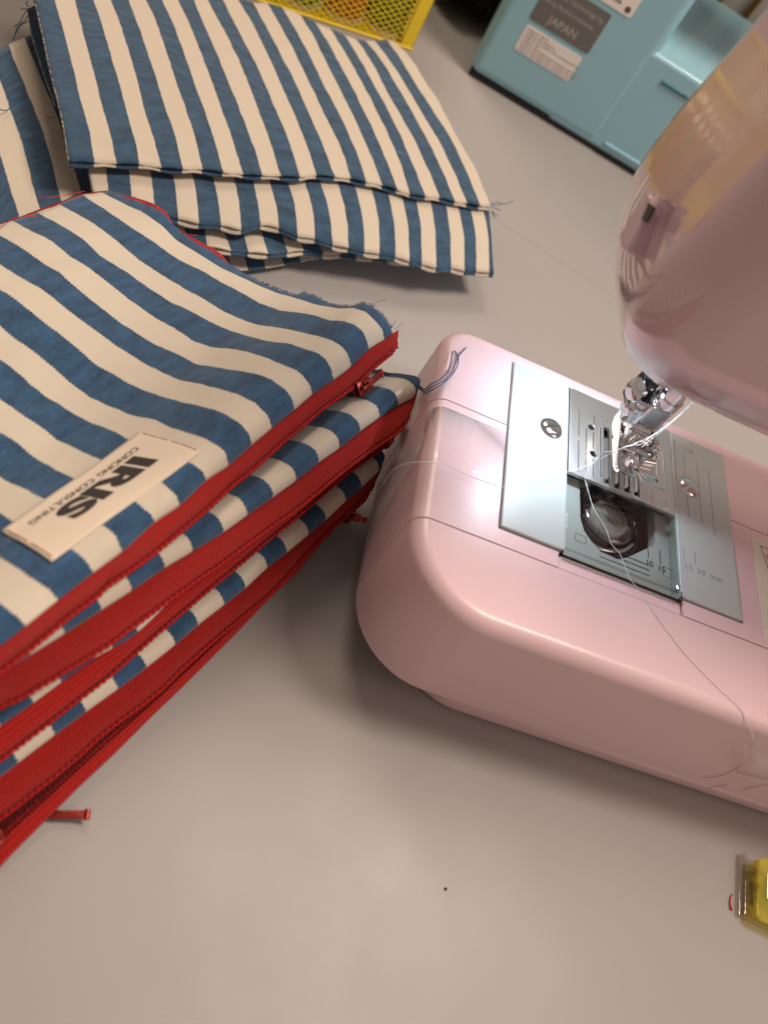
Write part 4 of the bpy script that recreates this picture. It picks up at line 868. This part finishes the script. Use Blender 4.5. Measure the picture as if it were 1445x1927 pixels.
def piece(lines2, zt, zb, label, loc, ang=118.5, L=130, u0=0, zfar=None, layers=2, sub=5, curl=0.5, rows=None):
    """strip lines given by two or more view points (back to front); continues under the piece above"""
    n_ = len(lines2); nF = 12; nB = 16; G = []
    d = np.array([math.cos(math.radians(ang)), math.sin(math.radians(ang)), 0])
    for i, ln in enumerate(lines2):
        f_ = i / (n_ - 1); a0 = zt[0] * (1 - f_) + zt[1] * f_; b0 = zb[0] * (1 - f_) + zb[1] * f_
        ln3 = [at(p[0], p[1], b0 + (a0 - b0) * (1 - (k / (len(ln) - 1))) ** .7) for k, p in enumerate(ln)][::-1]
        Q = resample(crom(ln3, 5), nF); far_ = [Q[-1] + d * L * t for t in np.linspace(0, 1, nB + 1)[1:]]; far_ = [np.array([p[0], p[1], Q[-1][2] + ((zfar if zfar is not None else a0 - 1) - Q[-1][2]) * t]) for p, t in zip(far_, np.linspace(0, 1, nB + 1)[1:])]
        G.append(list(Q) + far_)
    G = np.array(G); Dm = np.concatenate([[0], np.cumsum(np.linalg.norm(np.diff(G[n_ // 2], axis=0), axis=1))]); Gx, u, v = dense(G, Dm, sub); o = scrap(label, loc); ph = np.sin(u * PI)[:, None]; fr = np.exp(-v / .45)[None, :]
    Ga = Gx.copy(); Ga[:, :, 2] += curl * ph * fr; cloth('upper_layer', Ga, u + u0, v, M['stripe_far'], o, .7, .1, jag=(0, 0, 0, .25))
    if layers > 1:
        Gb = Gx.copy(); Gb[:, :, 2] -= 1.4 + curl * ph * fr; Gb += np.array([.4, -.9, 0]) * (fr * 1.1)[:, :, None]; cloth('lower_layer', Gb, u + u0, v, M['stripe_far'], o, .7, .1)
    return o, Gx
Bl = [[(166,305),(169,330),(176,362)],[(199,307),(202,335),(206,368)],[(243,312),(247,350),(249,395)],[(283,314),(288,350),(293,400)],[(324,320),(331,360),(336,412)],[(362,322),(370,365),(375,421)],[(400,326),(410,370),(417,424)],[(440,330),(450,380),(455,432)],[(475,332),(485,380),(491,424)],[(506,335),(520,385),(526,430)],[(541,338),(555,388),(561,445)],[(573,340),(589,395),(593,450)],[(604,345),(620,400),(626,461)],[(638,350),(652,405),(656,466)],[(669,353),(682,410),(686,474)],[(700,357),(712,410),(715,478)],[(730,362),(742,420),(745,484)],[(756,368),(768,425),(771,492)],[(783,372),(792,430),(794,497)],[(810,376),(819,435),(821,505)],[(838,380),(847,440),(849,505)],[(861,384),(872,440),(874,510)],[(885,388),(894,440),(896,511)],[(908,390),(918,440),(921,514)],[(920,392),(925,430),(923,460),(929,516)]]
Bl[-1] = [(920, 392), (924, 445), (929, 516)]
piece(Bl, (27, 25), (24, 17), 'second striped piece down in the fabric pile, jutting out below the topmost piece', (-165, 120, 0), L=110, u0=1, zfar=21)
Cl = [[(310,405),(316,440)],[(345,410),(352,455)],[(384,425),(391,463)],[(420,430),(436,472)],[(457,434),(468,474)],[(492,437),(505,477)],[(530,438),(542,475)],[(558,440),(572,471)],[(594,445),(609,478)],[(628,452),(642,477)],[(660,460),(672,482)],[(690,468),(702,484)],[(720,474),(732,488)],[(750,480),(760,492)]]
piece(Cl, (17, 13), (16, 12), 'third striped piece down in the fabric pile, only a narrow strip showing', (-170, 120, 0), L=110, u0=1, zfar=14)
Dl = [[(300,420),(330,470)],[(340,440),(372,490)],[(380,450),(410,496)],[(420,462),(440,506)],[(455,466),(468,508)],[(490,468),(500,505)],[(525,470),(534,498)],[(560,470),(566,492)],[(595,472),(600,488)],[(628,472),(632,486)]]
piece(Dl, (7, 5), (5, 4), 'lowest striped piece of the fabric pile, dim in the shade close to the table', (-180, 110, 0), L=110, zfar=4, u0=0, layers=1, curl=.2)
# left hand piece
Lq = [[(-60,200),(-20,330),(10,470)],[(-34,160),(0,287),(14,332),(28,381),(48,440)],[(-20,110),(0,149),(21,208),(38,256),(54,311),(66,360),(84,420)],[(17,85),(35,131),(52,173),(66,208),(83,256),(100,311),(111,360),(124,410)],[(47,71),(66,118),(83,159),(104,208),(121,260),(138,311),(152,360),(168,400)],[(72,60),(95,118),(115,159),(135,208),(155,260),(170,311),(186,360),(204,400)],[(104,54),(128,118),(150,159),(170,208),(188,260),(204,311),(220,360),(240,400)]]
Gl = []
for i, ln in enumerate(Lq):
    P = np.array([at(p[0], p[1], 16 - 3 * k / (len(ln) - 1)) for k, p in enumerate(ln)])[::-1]; Gl.append(resample(crom(P, 5), 26))
Gl = np.array(Gl); Gl = np.concatenate([Gl[:1] - (Gl[1:2] - Gl[:1]) * k for k in (3, 2, 1)] + [Gl], 0)
Gx, u, v = dense(Gl, np.linspace(0, 130, 26), 5); u = u + 1; tL = scrap('striped piece at the photo edge, lying partly under the left side of the pile', (-235, 80, 0)); cloth('upper_layer', Gx, u, v, M['stripe_far'], tL, .7, .2); Gy = Gx.copy(); Gy[:, :, 2] -= 1.6; cloth('lower_layer', Gy[:, ::2], u, v[::2], M['stripe_far'], tL, .7, .2)
# small blue corner between left piece and the top piece
Mq = [[(52,17),(56,45),(62,72),(80,130),(104,200)],[(80,5),(90,45),(104,80),(125,130),(150,200)],[(120,0),(130,45),(145,80),(166,130),(190,200)]]
Gl = np.array([resample(crom(np.array([at(p[0], p[1], 23) for p in ln])[::-1], 5), 22) for ln in Mq]); Gl = np.concatenate([Gl, Gl[-1:] + (Gl[-1:] - Gl[-2:-1]), Gl[-1:] + 2 * (Gl[-1:] - Gl[-2:-1]), Gl[-1:] + 3 * (Gl[-1:] - Gl[-2:-1])], 0)
Gx, u, v = dense(Gl, np.linspace(0, 90, 22), 5); tM = scrap('striped piece showing only a dark blue frayed corner left of the topmost piece', (-240, 150, 0)); cloth('upper_layer', Gx, u, v, M['stripe_far'], tM, .7, .15)
B = Buf()
for a_ in ([(52, 17, 24), (44, 30, 22), (38, 42, 19), (27, 50, 14)], [(56, 12, 24), (50, 8, 24), (53, 2, 24)], [(55, 20, 24), (47, 16, 22), (40, 18, 20)], [(54, 40, 23), (44, 45, 18), (36, 52, 12), (25, 76, 5)], [(53, 30, 23), (46, 40, 18), (34, 50, 12), (30, 62, 5)]): B.tube(crom([at(*p) for p in a_], 5), .2, 5)
B.obj('loose_thread', M['blue_thread'], tM, smooth=True)
for a_ in ([(0, 206, 17), (12, 208, 18), (20, 204, 17)], [(88, 220, 16), (96, 222, 20), (104, 219, 30)]): Buf().tube(crom([at(*p) for p in a_], 5), .22, 5).obj('loose_thread', M['blue_thread'], tL, smooth=True)
B = Buf()
for a_ in ([(922, 385, 27), (935, 381, 26), (950, 384, 24), (966, 378, 22)], [(922, 388, 27), (932, 392, 25), (942, 396, 22)], [(925, 396, 25), (930, 403, 24), (936, 404, 23)], [(925, 398, 25), (929, 407, 24), (933, 409, 23)], [(920, 384, 27), (934, 386, 26), (947, 383, 25)]): B.tube(crom([at(*p) for p in a_], 5), .2, 5)
for k in range(60):
    i = rng.randint(2, 50); a_ = GAd[0, i] + (GAd[0, i + 1] - GAd[0, i]) * rng.uniform(); B.tube([a_, a_ + np.array([-.9, -.3, 0]) * rng.uniform(.5, 1.4) + rng.randn(3) * .3], .1, 4)
B.obj('loose_thread', M['blue_thread'], tA, smooth=True)
B = Buf()
for i in range(0, 53):
    for q in range(2): a_ = GAd[0, i] + (GAd[0, i + 1] - GAd[0, i]) * rng.uniform(); B.tube([a_ + [0, 0, .1], a_ + (GAd[0, i + 1] - GAd[0, i]) * .4 + rng.randn(3) * .2 + [-.4, -.1, .1]], .12, 4)
B.obj('frayed_edge', M['cream_thread'], tA, smooth=True)

# ------------------------------------------------------------------ sewing thread running from the needle over the bed
B = Buf()
thA = [at(1308, 752, 112), at(1268, 790, 101), at(1222, 822, 92), at(1195, 834, 88), at(1168, 844, 85), at(1140, 858, 78), at(1117, 869, 72), at(1092, 881, 69.2), at(1060, 889, 69.4), at(1010, 902, 69.6), at(960, 914, 69.9), at(943, 916, 69.6), at(900, 902, 68.6), at(860, 885, 68.8), at(830, 873, 69.5), at(800, 869, 69.8), at(770, 871, 66), at(745, 880, 58), at(733, 893, 50), at(720, 912, 40), at(708, 924, 33), at(695, 926, 28)]
B.tube(crom(thA, 8), .12, 6)
thB = [at(1302, 757, 111), at(1262, 794, 100), at(1216, 828, 92), at(1205, 836, 89), at(1190, 838, 88), at(1172, 843, 85), at(1152, 850, 80), at(1138, 850, 76), at(1125, 860, 71), at(1110, 880, 69.0), at(1101, 900, 68.6), at(1108, 930, 68.0), at(1117, 958, 67.9), at(1131, 980, 67.9), at(1141, 999, 67.9), at(1150, 1024, 67.9), at(1165, 1041, 67.9), at(1176, 1068, 68.2), at(1187, 1092, 68.2), at(1203, 1112, 67.4), at(1240, 1168, 67.3), at(1290, 1232, 67.3), at(1350, 1294, 67.3), at(1392, 1332, 67.3)]
Pf = [on_plane(px, py, (0, -88.8, 0), np.array([0, 1., 0])) for px, py in ((1411, 1372), (1417, 1400), (1412, 1430))]
B.tube(crom(thB + Pf, 8), .12, 6)
thC = [at(1304, 760, 110), at(1255, 802, 99), at(1218, 832, 91), at(1207, 842, 88)]
B.tube(crom(thC, 8), .14, 6)
o = B.obj('sewing_thread', M['white_thread'], None, smooth=True, loc=(0, 0, 67)); tag(o, 'white sewing thread trailing from the needle across the pink machine bed', 'thread')
# scrap of tape on the front of the base
q = [on_plane(px, py, (0, -88.75, 0), np.array([0, 1., 0])) for px, py in ((1372, 1385), (1440, 1400), (1445, 1470), (1385, 1455))]
q = [np.array(p) for p in q]; V = []; 
for i in range(7):
    for k in range(7):
        a_ = q[0] * (1 - i / 6) + q[1] * i / 6; b_ = q[3] * (1 - i / 6) + q[2] * i / 6; p = a_ * (1 - k / 6) + b_ * k / 6; V.append(p + [0, -.25 - .12 * rng.rand(), 0])
F = [(i * 7 + k, (i + 1) * 7 + k, (i + 1) * 7 + k + 1, i * 7 + k + 1) for i in range(6) for k in range(6)]
o = mesh('clear_tape', V, F, M['scrap_tape'], None, smooth=True, loc=(q[0][0], -88.8, 0)); sd = o.modifiers.new('t', 'SOLIDIFY'); sd.thickness = .05 * MM
tag(o, 'crumpled bit of clear tape on the front side of the pink machine base', 'tape')
B = Buf()
for pts in ([(1322, 1463), (1345, 1462), (1370, 1455), (1395, 1440)], [(1330, 1482), (1350, 1480), (1367, 1477)], [(1395, 1487), (1420, 1481), (1445, 1476)]):
    B.tube(crom([on_plane(p[0], p[1], (0, -88.9, 0), np.array([0, 1., 0])) for p in pts], 5), .09, 5)
o = B.obj('lint_threads', flat('lint', (.35, .22, .20), .8), None, smooth=True, loc=(100, -89, 30)); tag(o, 'fine dark stray threads clinging to the front of the pink base', 'thread')

# ------------------------------------------------------------------ blue sewing machine behind
M['blue'] = plastic('blue_plastic', (.28, .53, .62), .34, .25, .02)
M['blue_deep'] = plastic('blue_slot', (.03, .16, .20), .4, .1); M['grey_label'] = flat('grey_label', (.15, .145, .14), .55); M['white_label'] = flat('white_label', (.84, .80, .76), .5); M['label_print'] = flat('label_print', (.10, .085, .075), .6); M['pale_print'] = flat('pale_print', (.42, .38, .34), .6)
P0 = np.array([-65.7, 356.1, 0.]); ex = np.array([132., -18., 0]); ex /= np.linalg.norm(ex); ey = np.array([-ex[1], ex[0], 0])
bm_ = thing('sewing_machine', 'light blue sewing machine seen from behind, with stickers on its back', 'sewing machine', tuple(P0)); bm_.name = 'sewing_machine.001'; BASE[bm_.name] = P0
H_ = frame(P0, ex, ey, (0, 0, 1))
ob = Buf().box(-.5, 98.5, 0, 150, 3.0, 290, H_).obj('body', M['blue'], bm_); bevel_mod(ob, 7, 5)
ob = Buf().box(60, 400, .6, 150, 3.2, 71.5, H_).obj('bed', M['blue'], bm_); bevel_mod(ob, 3.2, 4)
ob = Buf().box(97, 400, 10, 120, 190, 288, H_).obj('arm', M['blue'], bm_); bevel_mod(ob, 12, 4)
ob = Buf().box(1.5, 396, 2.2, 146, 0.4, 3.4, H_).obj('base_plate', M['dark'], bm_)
Buf().box(109, 140, -.25, 1.5, 58.2, 60.6, H_, .5).obj('slot', M['blue_deep'], bm_)
ob = Buf().box(102, 200, -.9, 1.5, 8.3, 10.3, H_, .5).obj('ridge', M['blue'], bm_)
FX = frame(P0, ex, (0, 0, 1), -ey)
def lab(pts, name, mat, off=-.25, r=1.5):
    P = np.array(pts); x0, x1, y0, y1 = P[:, 0].min(), P[:, 0].max(), P[:, 1].min(), P[:, 1].max()
    return Buf().poly(rrect(x0, x1, y0, y1, r), .05, .3, FX).obj(name, mat, bm_)
l1 = lab([(19.4, 30.2), (59.5, 46.8)], 'rating_label', M['white_label'])
for k in range(7):
    y = 44.6 - k * 2.15; x1 = [34, 40, 56, 33, 56, 57.5, 54][k]
    text('label_line', 'Voltage AC 100V 50/60Hz Power consumption 35W Serial number'[: int((x1 - 21) / .72)], M['label_print'], l1, FX @ Matrix.Translation((21, y, .33)), 1.75, .03, 'LEFT')
l2 = lab([(18.5, 50), (61.0, 76)], 'maker_label', M['grey_label'])
FT = lambda x, y: FX @ Matrix.Translation((x, y, .33))
text('label_line', 'JAPAN', M['pale_print'], l2, FT(29.3, 55.6), 7.0, .03, 'LEFT', bold=.06)
text('label_line', 'Sewing Machine Industries', M['pale_print'], l2, FT(19.8, 64.2), 3.9, .03, 'LEFT', sx=.86)
text('label_line', 'ing & Technology by', M['pale_print'], l2, FT(26.0, 70.4), 4.4, .03, 'LEFT', sx=.9)
l3 = lab([(43, 79.6), (71, 98)], 'name_label', M['white_label']); text('label_line', 'Machine', M['label_print'], l3, FT(47.5, 84.5), 4.2, .03, 'LEFT', bold=.1); Buf().cyl(tuple(FX @ Vector((67.0, 83.0, .3))), tuple(FX @ Vector((67.0, 83.0, .42))), 1.9, 20).obj('label_mark', M['label_print'], l3)

# white cabinet front with gold trim and a pink box, far behind
P1 = at(1300, 34, 40); ob = thing('ornate_stand', 'cream stand with gold bars and a brown carved branch, behind the blue machine', 'stand', (P1[0], P1[1], 0))
exx = ex; H2 = frame((P1[0], P1[1], 0), ex, ey, (0, 0, 1))
Buf().box(-40, 160, 2, 10, 0, 150, H2).obj('panel', M['cream'], ob)
M['gold'] = metal('old_gold', (.55, .30, .08), .35); M['brown'] = flat('brown_carving', (.10, .04, .012), .45)
B = Buf()
for x in (-12, 8, 32, 56): B.tube([tuple(H2 @ Vector((x, -2, 44))), tuple(H2 @ Vector((x + 2, -3, 90))), tuple(H2 @ Vector((x, -2, 140)))], 2.6, 10)
B.obj('bar', M['gold'], ob, smooth=True)
B = Buf(); pth = [(-20, -3, 50), (-4, -5, 46), (6, -5, 41), (14, -5, 40), (24, -5, 33), (34, -5, 32), (42, -5, 24), (54, -4, 20)]
B.tube(crom([tuple(H2 @ Vector(p)) for p in pth], 5), 3.2, 10, rad=lambda i, t: 3.2 * (1 + .35 * math.sin(i * .9 + t)))
for p, q in (((6, -5, 41), (14, -4, 50)), ((24, -5, 33), (34, -4, 45)), ((34, -5, 32), (30, -4, 18)), ((-4, -5, 46), (2, -4, 56))): B.tube([tuple(H2 @ Vector(p)), tuple(H2 @ Vector(q))], 2.0, 8)
B.obj('carved_branch', M['brown'], ob, smooth=True)
Pb = at(1345, 88, 0); tag(Buf().box(Pb[0] - 30, Pb[0] + 90, Pb[1] - 60, Pb[1] - 6, 0, 22, None, 3).obj('box', plastic('salmon_box', (.62, .34, .27), .5, .1), None, loc=(Pb[0], Pb[1], 0)), 'small salmon pink box between the blue machine bed and the gold trimmed stand', 'box')

# black fringed bundle beside the blue machine
Pk = at(893, 20, 10); B = Buf()
tk = thing('fringed_cloth', 'black bundled cloth with a frayed fringe, between yellow basket and blue machine', 'cloth', (Pk[0], Pk[1], 0))
V = []; nu, nv = 40, 20
for i in range(nu):
    for k in range(nv):
        t = 2 * PI * i / nu; p = PI * k / (nv - 1); rr = 1 + .10 * math.sin(5 * t + 3 * p) + .05 * rng.randn()
        V.append((Pk[0] - 6 + 34 * rr * math.sin(p) * math.cos(t), Pk[1] + 42 + 48 * rr * math.sin(p) * math.sin(t), 22 + 22 * rr * math.cos(p)))
F = [(i * nv + k, ((i + 1) % nu) * nv + k, ((i + 1) % nu) * nv + k + 1, i * nv + k + 1) for i in range(nu) for k in range(nv - 1)]
M['blackcloth'] = flat('black_cloth', (.012, .010, .011), .95); mesh('bundle', V, F, M['blackcloth'], tk)
B = Buf()
for k in range(220):
    t = rng.uniform(PI, 2 * PI); a_ = np.array([Pk[0] - 6 + 32 * math.cos(t), Pk[1] + 42 + 46 * math.sin(t), rng.uniform(4, 20)]); d = np.array([math.cos(t) + rng.randn() * .3, math.sin(t) + rng.randn() * .3, rng.uniform(-.5, .3)]); b_ = a_ + d * rng.uniform(2, 7); b_[2] = max(b_[2], .6); B.tube([a_, (a_ + b_) / 2 + rng.randn(3) * .6 * [1, 1, .4], b_], .45, 5)
B.obj('fringe', M['blackcloth'], tk, smooth=True)

# ------------------------------------------------------------------ yellow mesh basket with spools
cR = at(771, 93, 0); M['yellow'] = plastic('yellow_enamel', (.80, .60, .015), .38, .3)
bk = thing('mesh_basket', 'yellow expanded metal desk basket holding coloured thread spools', 'basket', tuple(cR))
dL = np.array([-1, -.36, 0]); dL /= np.linalg.norm(dL); dB = np.array([-.36, 1, 0]); dB /= np.linalg.norm(dB)
Wb, Db, Hb = 230, 120, 96
def wall(o, d, L, name, n_out):
    B = Buf(); pitch = 5.8; hgt = 3.7; x = 6.0
    n_ = int(L / pitch) + 1; m_ = int(Hb / hgt)
    def P(s, z): return np.array(o) + d * min(max(s, 4), L - 4) + [0, 0, z + 1]
    for j in range(m_):
        for i in range(n_):
            s0 = 4 + i * pitch
            if s0 > L - 5: continue
            for a_, b_ in (((s0, j * hgt), (s0 + pitch / 2, (j + .5) * hgt)), ((s0 + pitch / 2, (j + .5) * hgt), (s0 + pitch, j * hgt)), ((s0, (j + 1) * hgt), (s0 + pitch / 2, (j + .5) * hgt)), ((s0 + pitch / 2, (j + .5) * hgt), (s0 + pitch, (j + 1) * hgt))):
                p, q = P(*a_), P(*b_); w_ = np.array([0, 0, .30]); t_ = n_out * .3
                B.add([p - w_ - t_, q - w_ - t_, q + w_ + t_, p + w_ + t_], [(0, 1, 2, 3)])
    o_ = B.obj(name, M['yellow'], bk); sd = o_.modifiers.new('t', 'SOLIDIFY'); sd.thickness = .4 * MM
wall(cR, dL, Wb, 'mesh_wall', np.array([0, -1, 0])); wall(cR, dB, Db, 'mesh_wall', np.array([1., 0, 0])); wall(cR + dB * Db, dL, Wb, 'mesh_wall', np.array([0, 1, 0])); wall(cR + dL * Wb, dB, Db, 'mesh_wall', np.array([-1., 0, 0]))
B = Buf()
cs_ = [cR, cR + dL * Wb, cR + dL * Wb + dB * Db, cR + dB * Db]
H3 = frame(cR, dL, dB, (0, 0, 1))
for x0, y0 in ((-1, -1), (Wb - 8, -1), (-1, Db - 9), (Wb - 8, Db - 9)): 
    B.box(x0, x0 + 8.5, y0 if y0 < 0 else y0 + 8.8, (y0 if y0 < 0 else y0 + 8.8) + 1.2, .5, Hb, H3, .4); xx = x0 if x0 < 0 else x0 + 7.4; B.box(xx, xx + 1.2, y0, y0 + 9.5, .5, Hb, H3, .4)
for (a0, a1, b0, b1) in ((-1.4, Wb + 1.4, -1.6, .6), (-1.4, Wb + 1.4, Db - .6, Db + 1.6), (-1.6, .6, -1.4, Db + 1.4), (Wb - .6, Wb + 1.6, -1.4, Db + 1.4)):
    B.box(a0, a1, b0, b1, Hb - 3, Hb + 1, H3, .5); B.box(a0, a1, b0, b1, .3, 1.6, H3, .3)
B.obj('frame', M['yellow'], bk); Buf().box(1, Wb - 1, 1, Db - 1, .6, 1.4, H3).obj('floor_plate', M['yellow'], bk)
spc = [((.02, .16, .05), 'dark green'), ((.55, .05, .06), 'bright red'), ((.03, .30, .10), 'leaf green'), ((.60, .20, .22), 'salmon pink'), ((.45, .40, .30), 'beige'), ((.05, .08, .16), 'navy'), ((.30, .06, .22), 'plum'), ((.10, .35, .30), 'teal'), ((.55, .28, .05), 'orange'), ((.02, .14, .05), 'bottle green'), ((.62, .56, .48), 'cream'), ((.25, .02, .04), 'maroon')]
k = 0
for row in range(2):
    for i in range(6):
        col, nm = spc[k]; k += 1; s_ = 17 + i * 28.6 + row * 9; c_ = np.array(H3 @ Vector((s_, 16.5 + row * 34, 1.6)))
        t = thing('thread_spool', '%s thread spool inside the yellow basket, %s row' % (nm, 'front' if row == 0 else 'back'), 'thread spool', tuple(c_), 'thread spools standing in the basket')
        Buf().lathe([(11.5, 2), (13.5, 4), (13.0, 40), (10.5, 52), (7, 58)], c_, n=28).obj('thread', flat('spool_' + nm.replace(' ', '_'), col, .7), t, smooth=True)
        Buf().lathe([(14.5, 0), (14.5, 1.8), (6, 2.2), (6, 60), (9, 61), (9, 63), (3, 63)], c_, n=28).obj('core', M['cream'], t)

# ------------------------------------------------------------------ sewing clip, lint on the table
M['clipclear'] = clear('clip_clear', (.93, .91, .89), .10, .06, .1); M['clipyellow'] = None
M['clipyellow'] = clear('clip_yellow', (.95, .88, .35), .05, .08, 0); n = M['clipyellow'].node_tree; d_ = n.nodes.new('ShaderNodeBsdfDiffuse'); d_.inputs[0].default_value = (.78, .72, .10, 1); mx_ = n.nodes.new('ShaderNodeMixShader'); mx_.inputs[0].default_value = .2; o_ = n.nodes['Material Output']; pr_ = o_.inputs[0].links[0].from_socket; n.links.new(pr_, mx_.inputs[1]); n.links.new(d_.outputs[0], mx_.inputs[2]); n.links.new(mx_.outputs[0], o_.inputs[0])
ck = thing('sewing_clip', 'small sewing clip on the table, yellow top jaw, clear base and steel spring', 'clip', (108, -115, 0))
aC = math.radians(75); H4 = Matrix.Translation((106, -115, 0)) @ Matrix.Rotation(math.radians(-8), 4, 'Z')
B = Buf(); B.box(-8.9, 16, -13, 10.5, .3, 1.6, H4, .4); B.box(-8.9, -7.8, -13, 10.5, .3, 4.6, H4, .4); B.box(-6.3, -1.5, -4.5, -3.4, 1.6, 6, H4, .3); B.box(-6.3, -1.5, 4.0, 5.1, 1.6, 6, H4, .3); B.obj('base_jaw', M['clipclear'], ck, smooth=False)
V = [(-4.6, 8.5), (-2.6, 10.2), (16, 10.2), (16, -13.8), (-4.4, -13.8), (-6.2, -12), (-5.4, -3.5), (-4.8, -1.5), (-5.6, .5)]
jw = Buf().poly(V, 6.0, 7.4, H4); jw.box(-5.2, -4.2, -12.5, 8.5, 4.2, 6.3, H4, .3); o = jw.obj('top_jaw', M['clipyellow'], ck); bevel_mod(o, .35, 3)
B = Buf(); P = [(-1.2, 1.4, 7.5), (1, 1.4, 8.0), (4, 1.4, 8.3), (16, 1.4, 8.3)]
V = []
for p in P: V += [tuple(H4 @ Vector((p[0], -4.6, p[2]))), tuple(H4 @ Vector((p[0], 4.6, p[2])))]
F = [(2 * i, 2 * i + 1, 2 * i + 3, 2 * i + 2) for i in range(3)]; o = mesh('spring', V, F, M['chrome'], ck, smooth=False); sd = o.modifiers.new('t', 'SOLIDIFY'); sd.thickness = .5 * MM
B = Buf(); B.tube(crom([at(1377, 1683, .3), at(1373, 1692, .35), at(1374, 1703, .3), at(1377, 1714, .3)], 5), .22, 5); B.tube(crom([at(1374, 1690, .4), at(1372, 1700, .4), at(1373, 1713, .3)], 5), .16, 5)
tag(B.obj('thread_scrap', M['red_thread'], None, smooth=True, loc=(94, -122, 0)), 'short red snippet of thread on the table left of the yellow clip', 'thread')
p = at(838, 1673, 0); tag(Buf().lathe([(.1, 0), (.5, .1), (.5, .4), (.1, .6)], p, n=8).obj('dark_crumb', M['dark'], None, loc=tuple(p)), 'tiny dark speck on the bare table in front of the pink machine', 'speck')
B = Buf(); B.tube(crom([at(694, 926, 28), at(700, 932, 24), at(712, 934, 22), at(735, 932, 22)], 5), .05, 4)
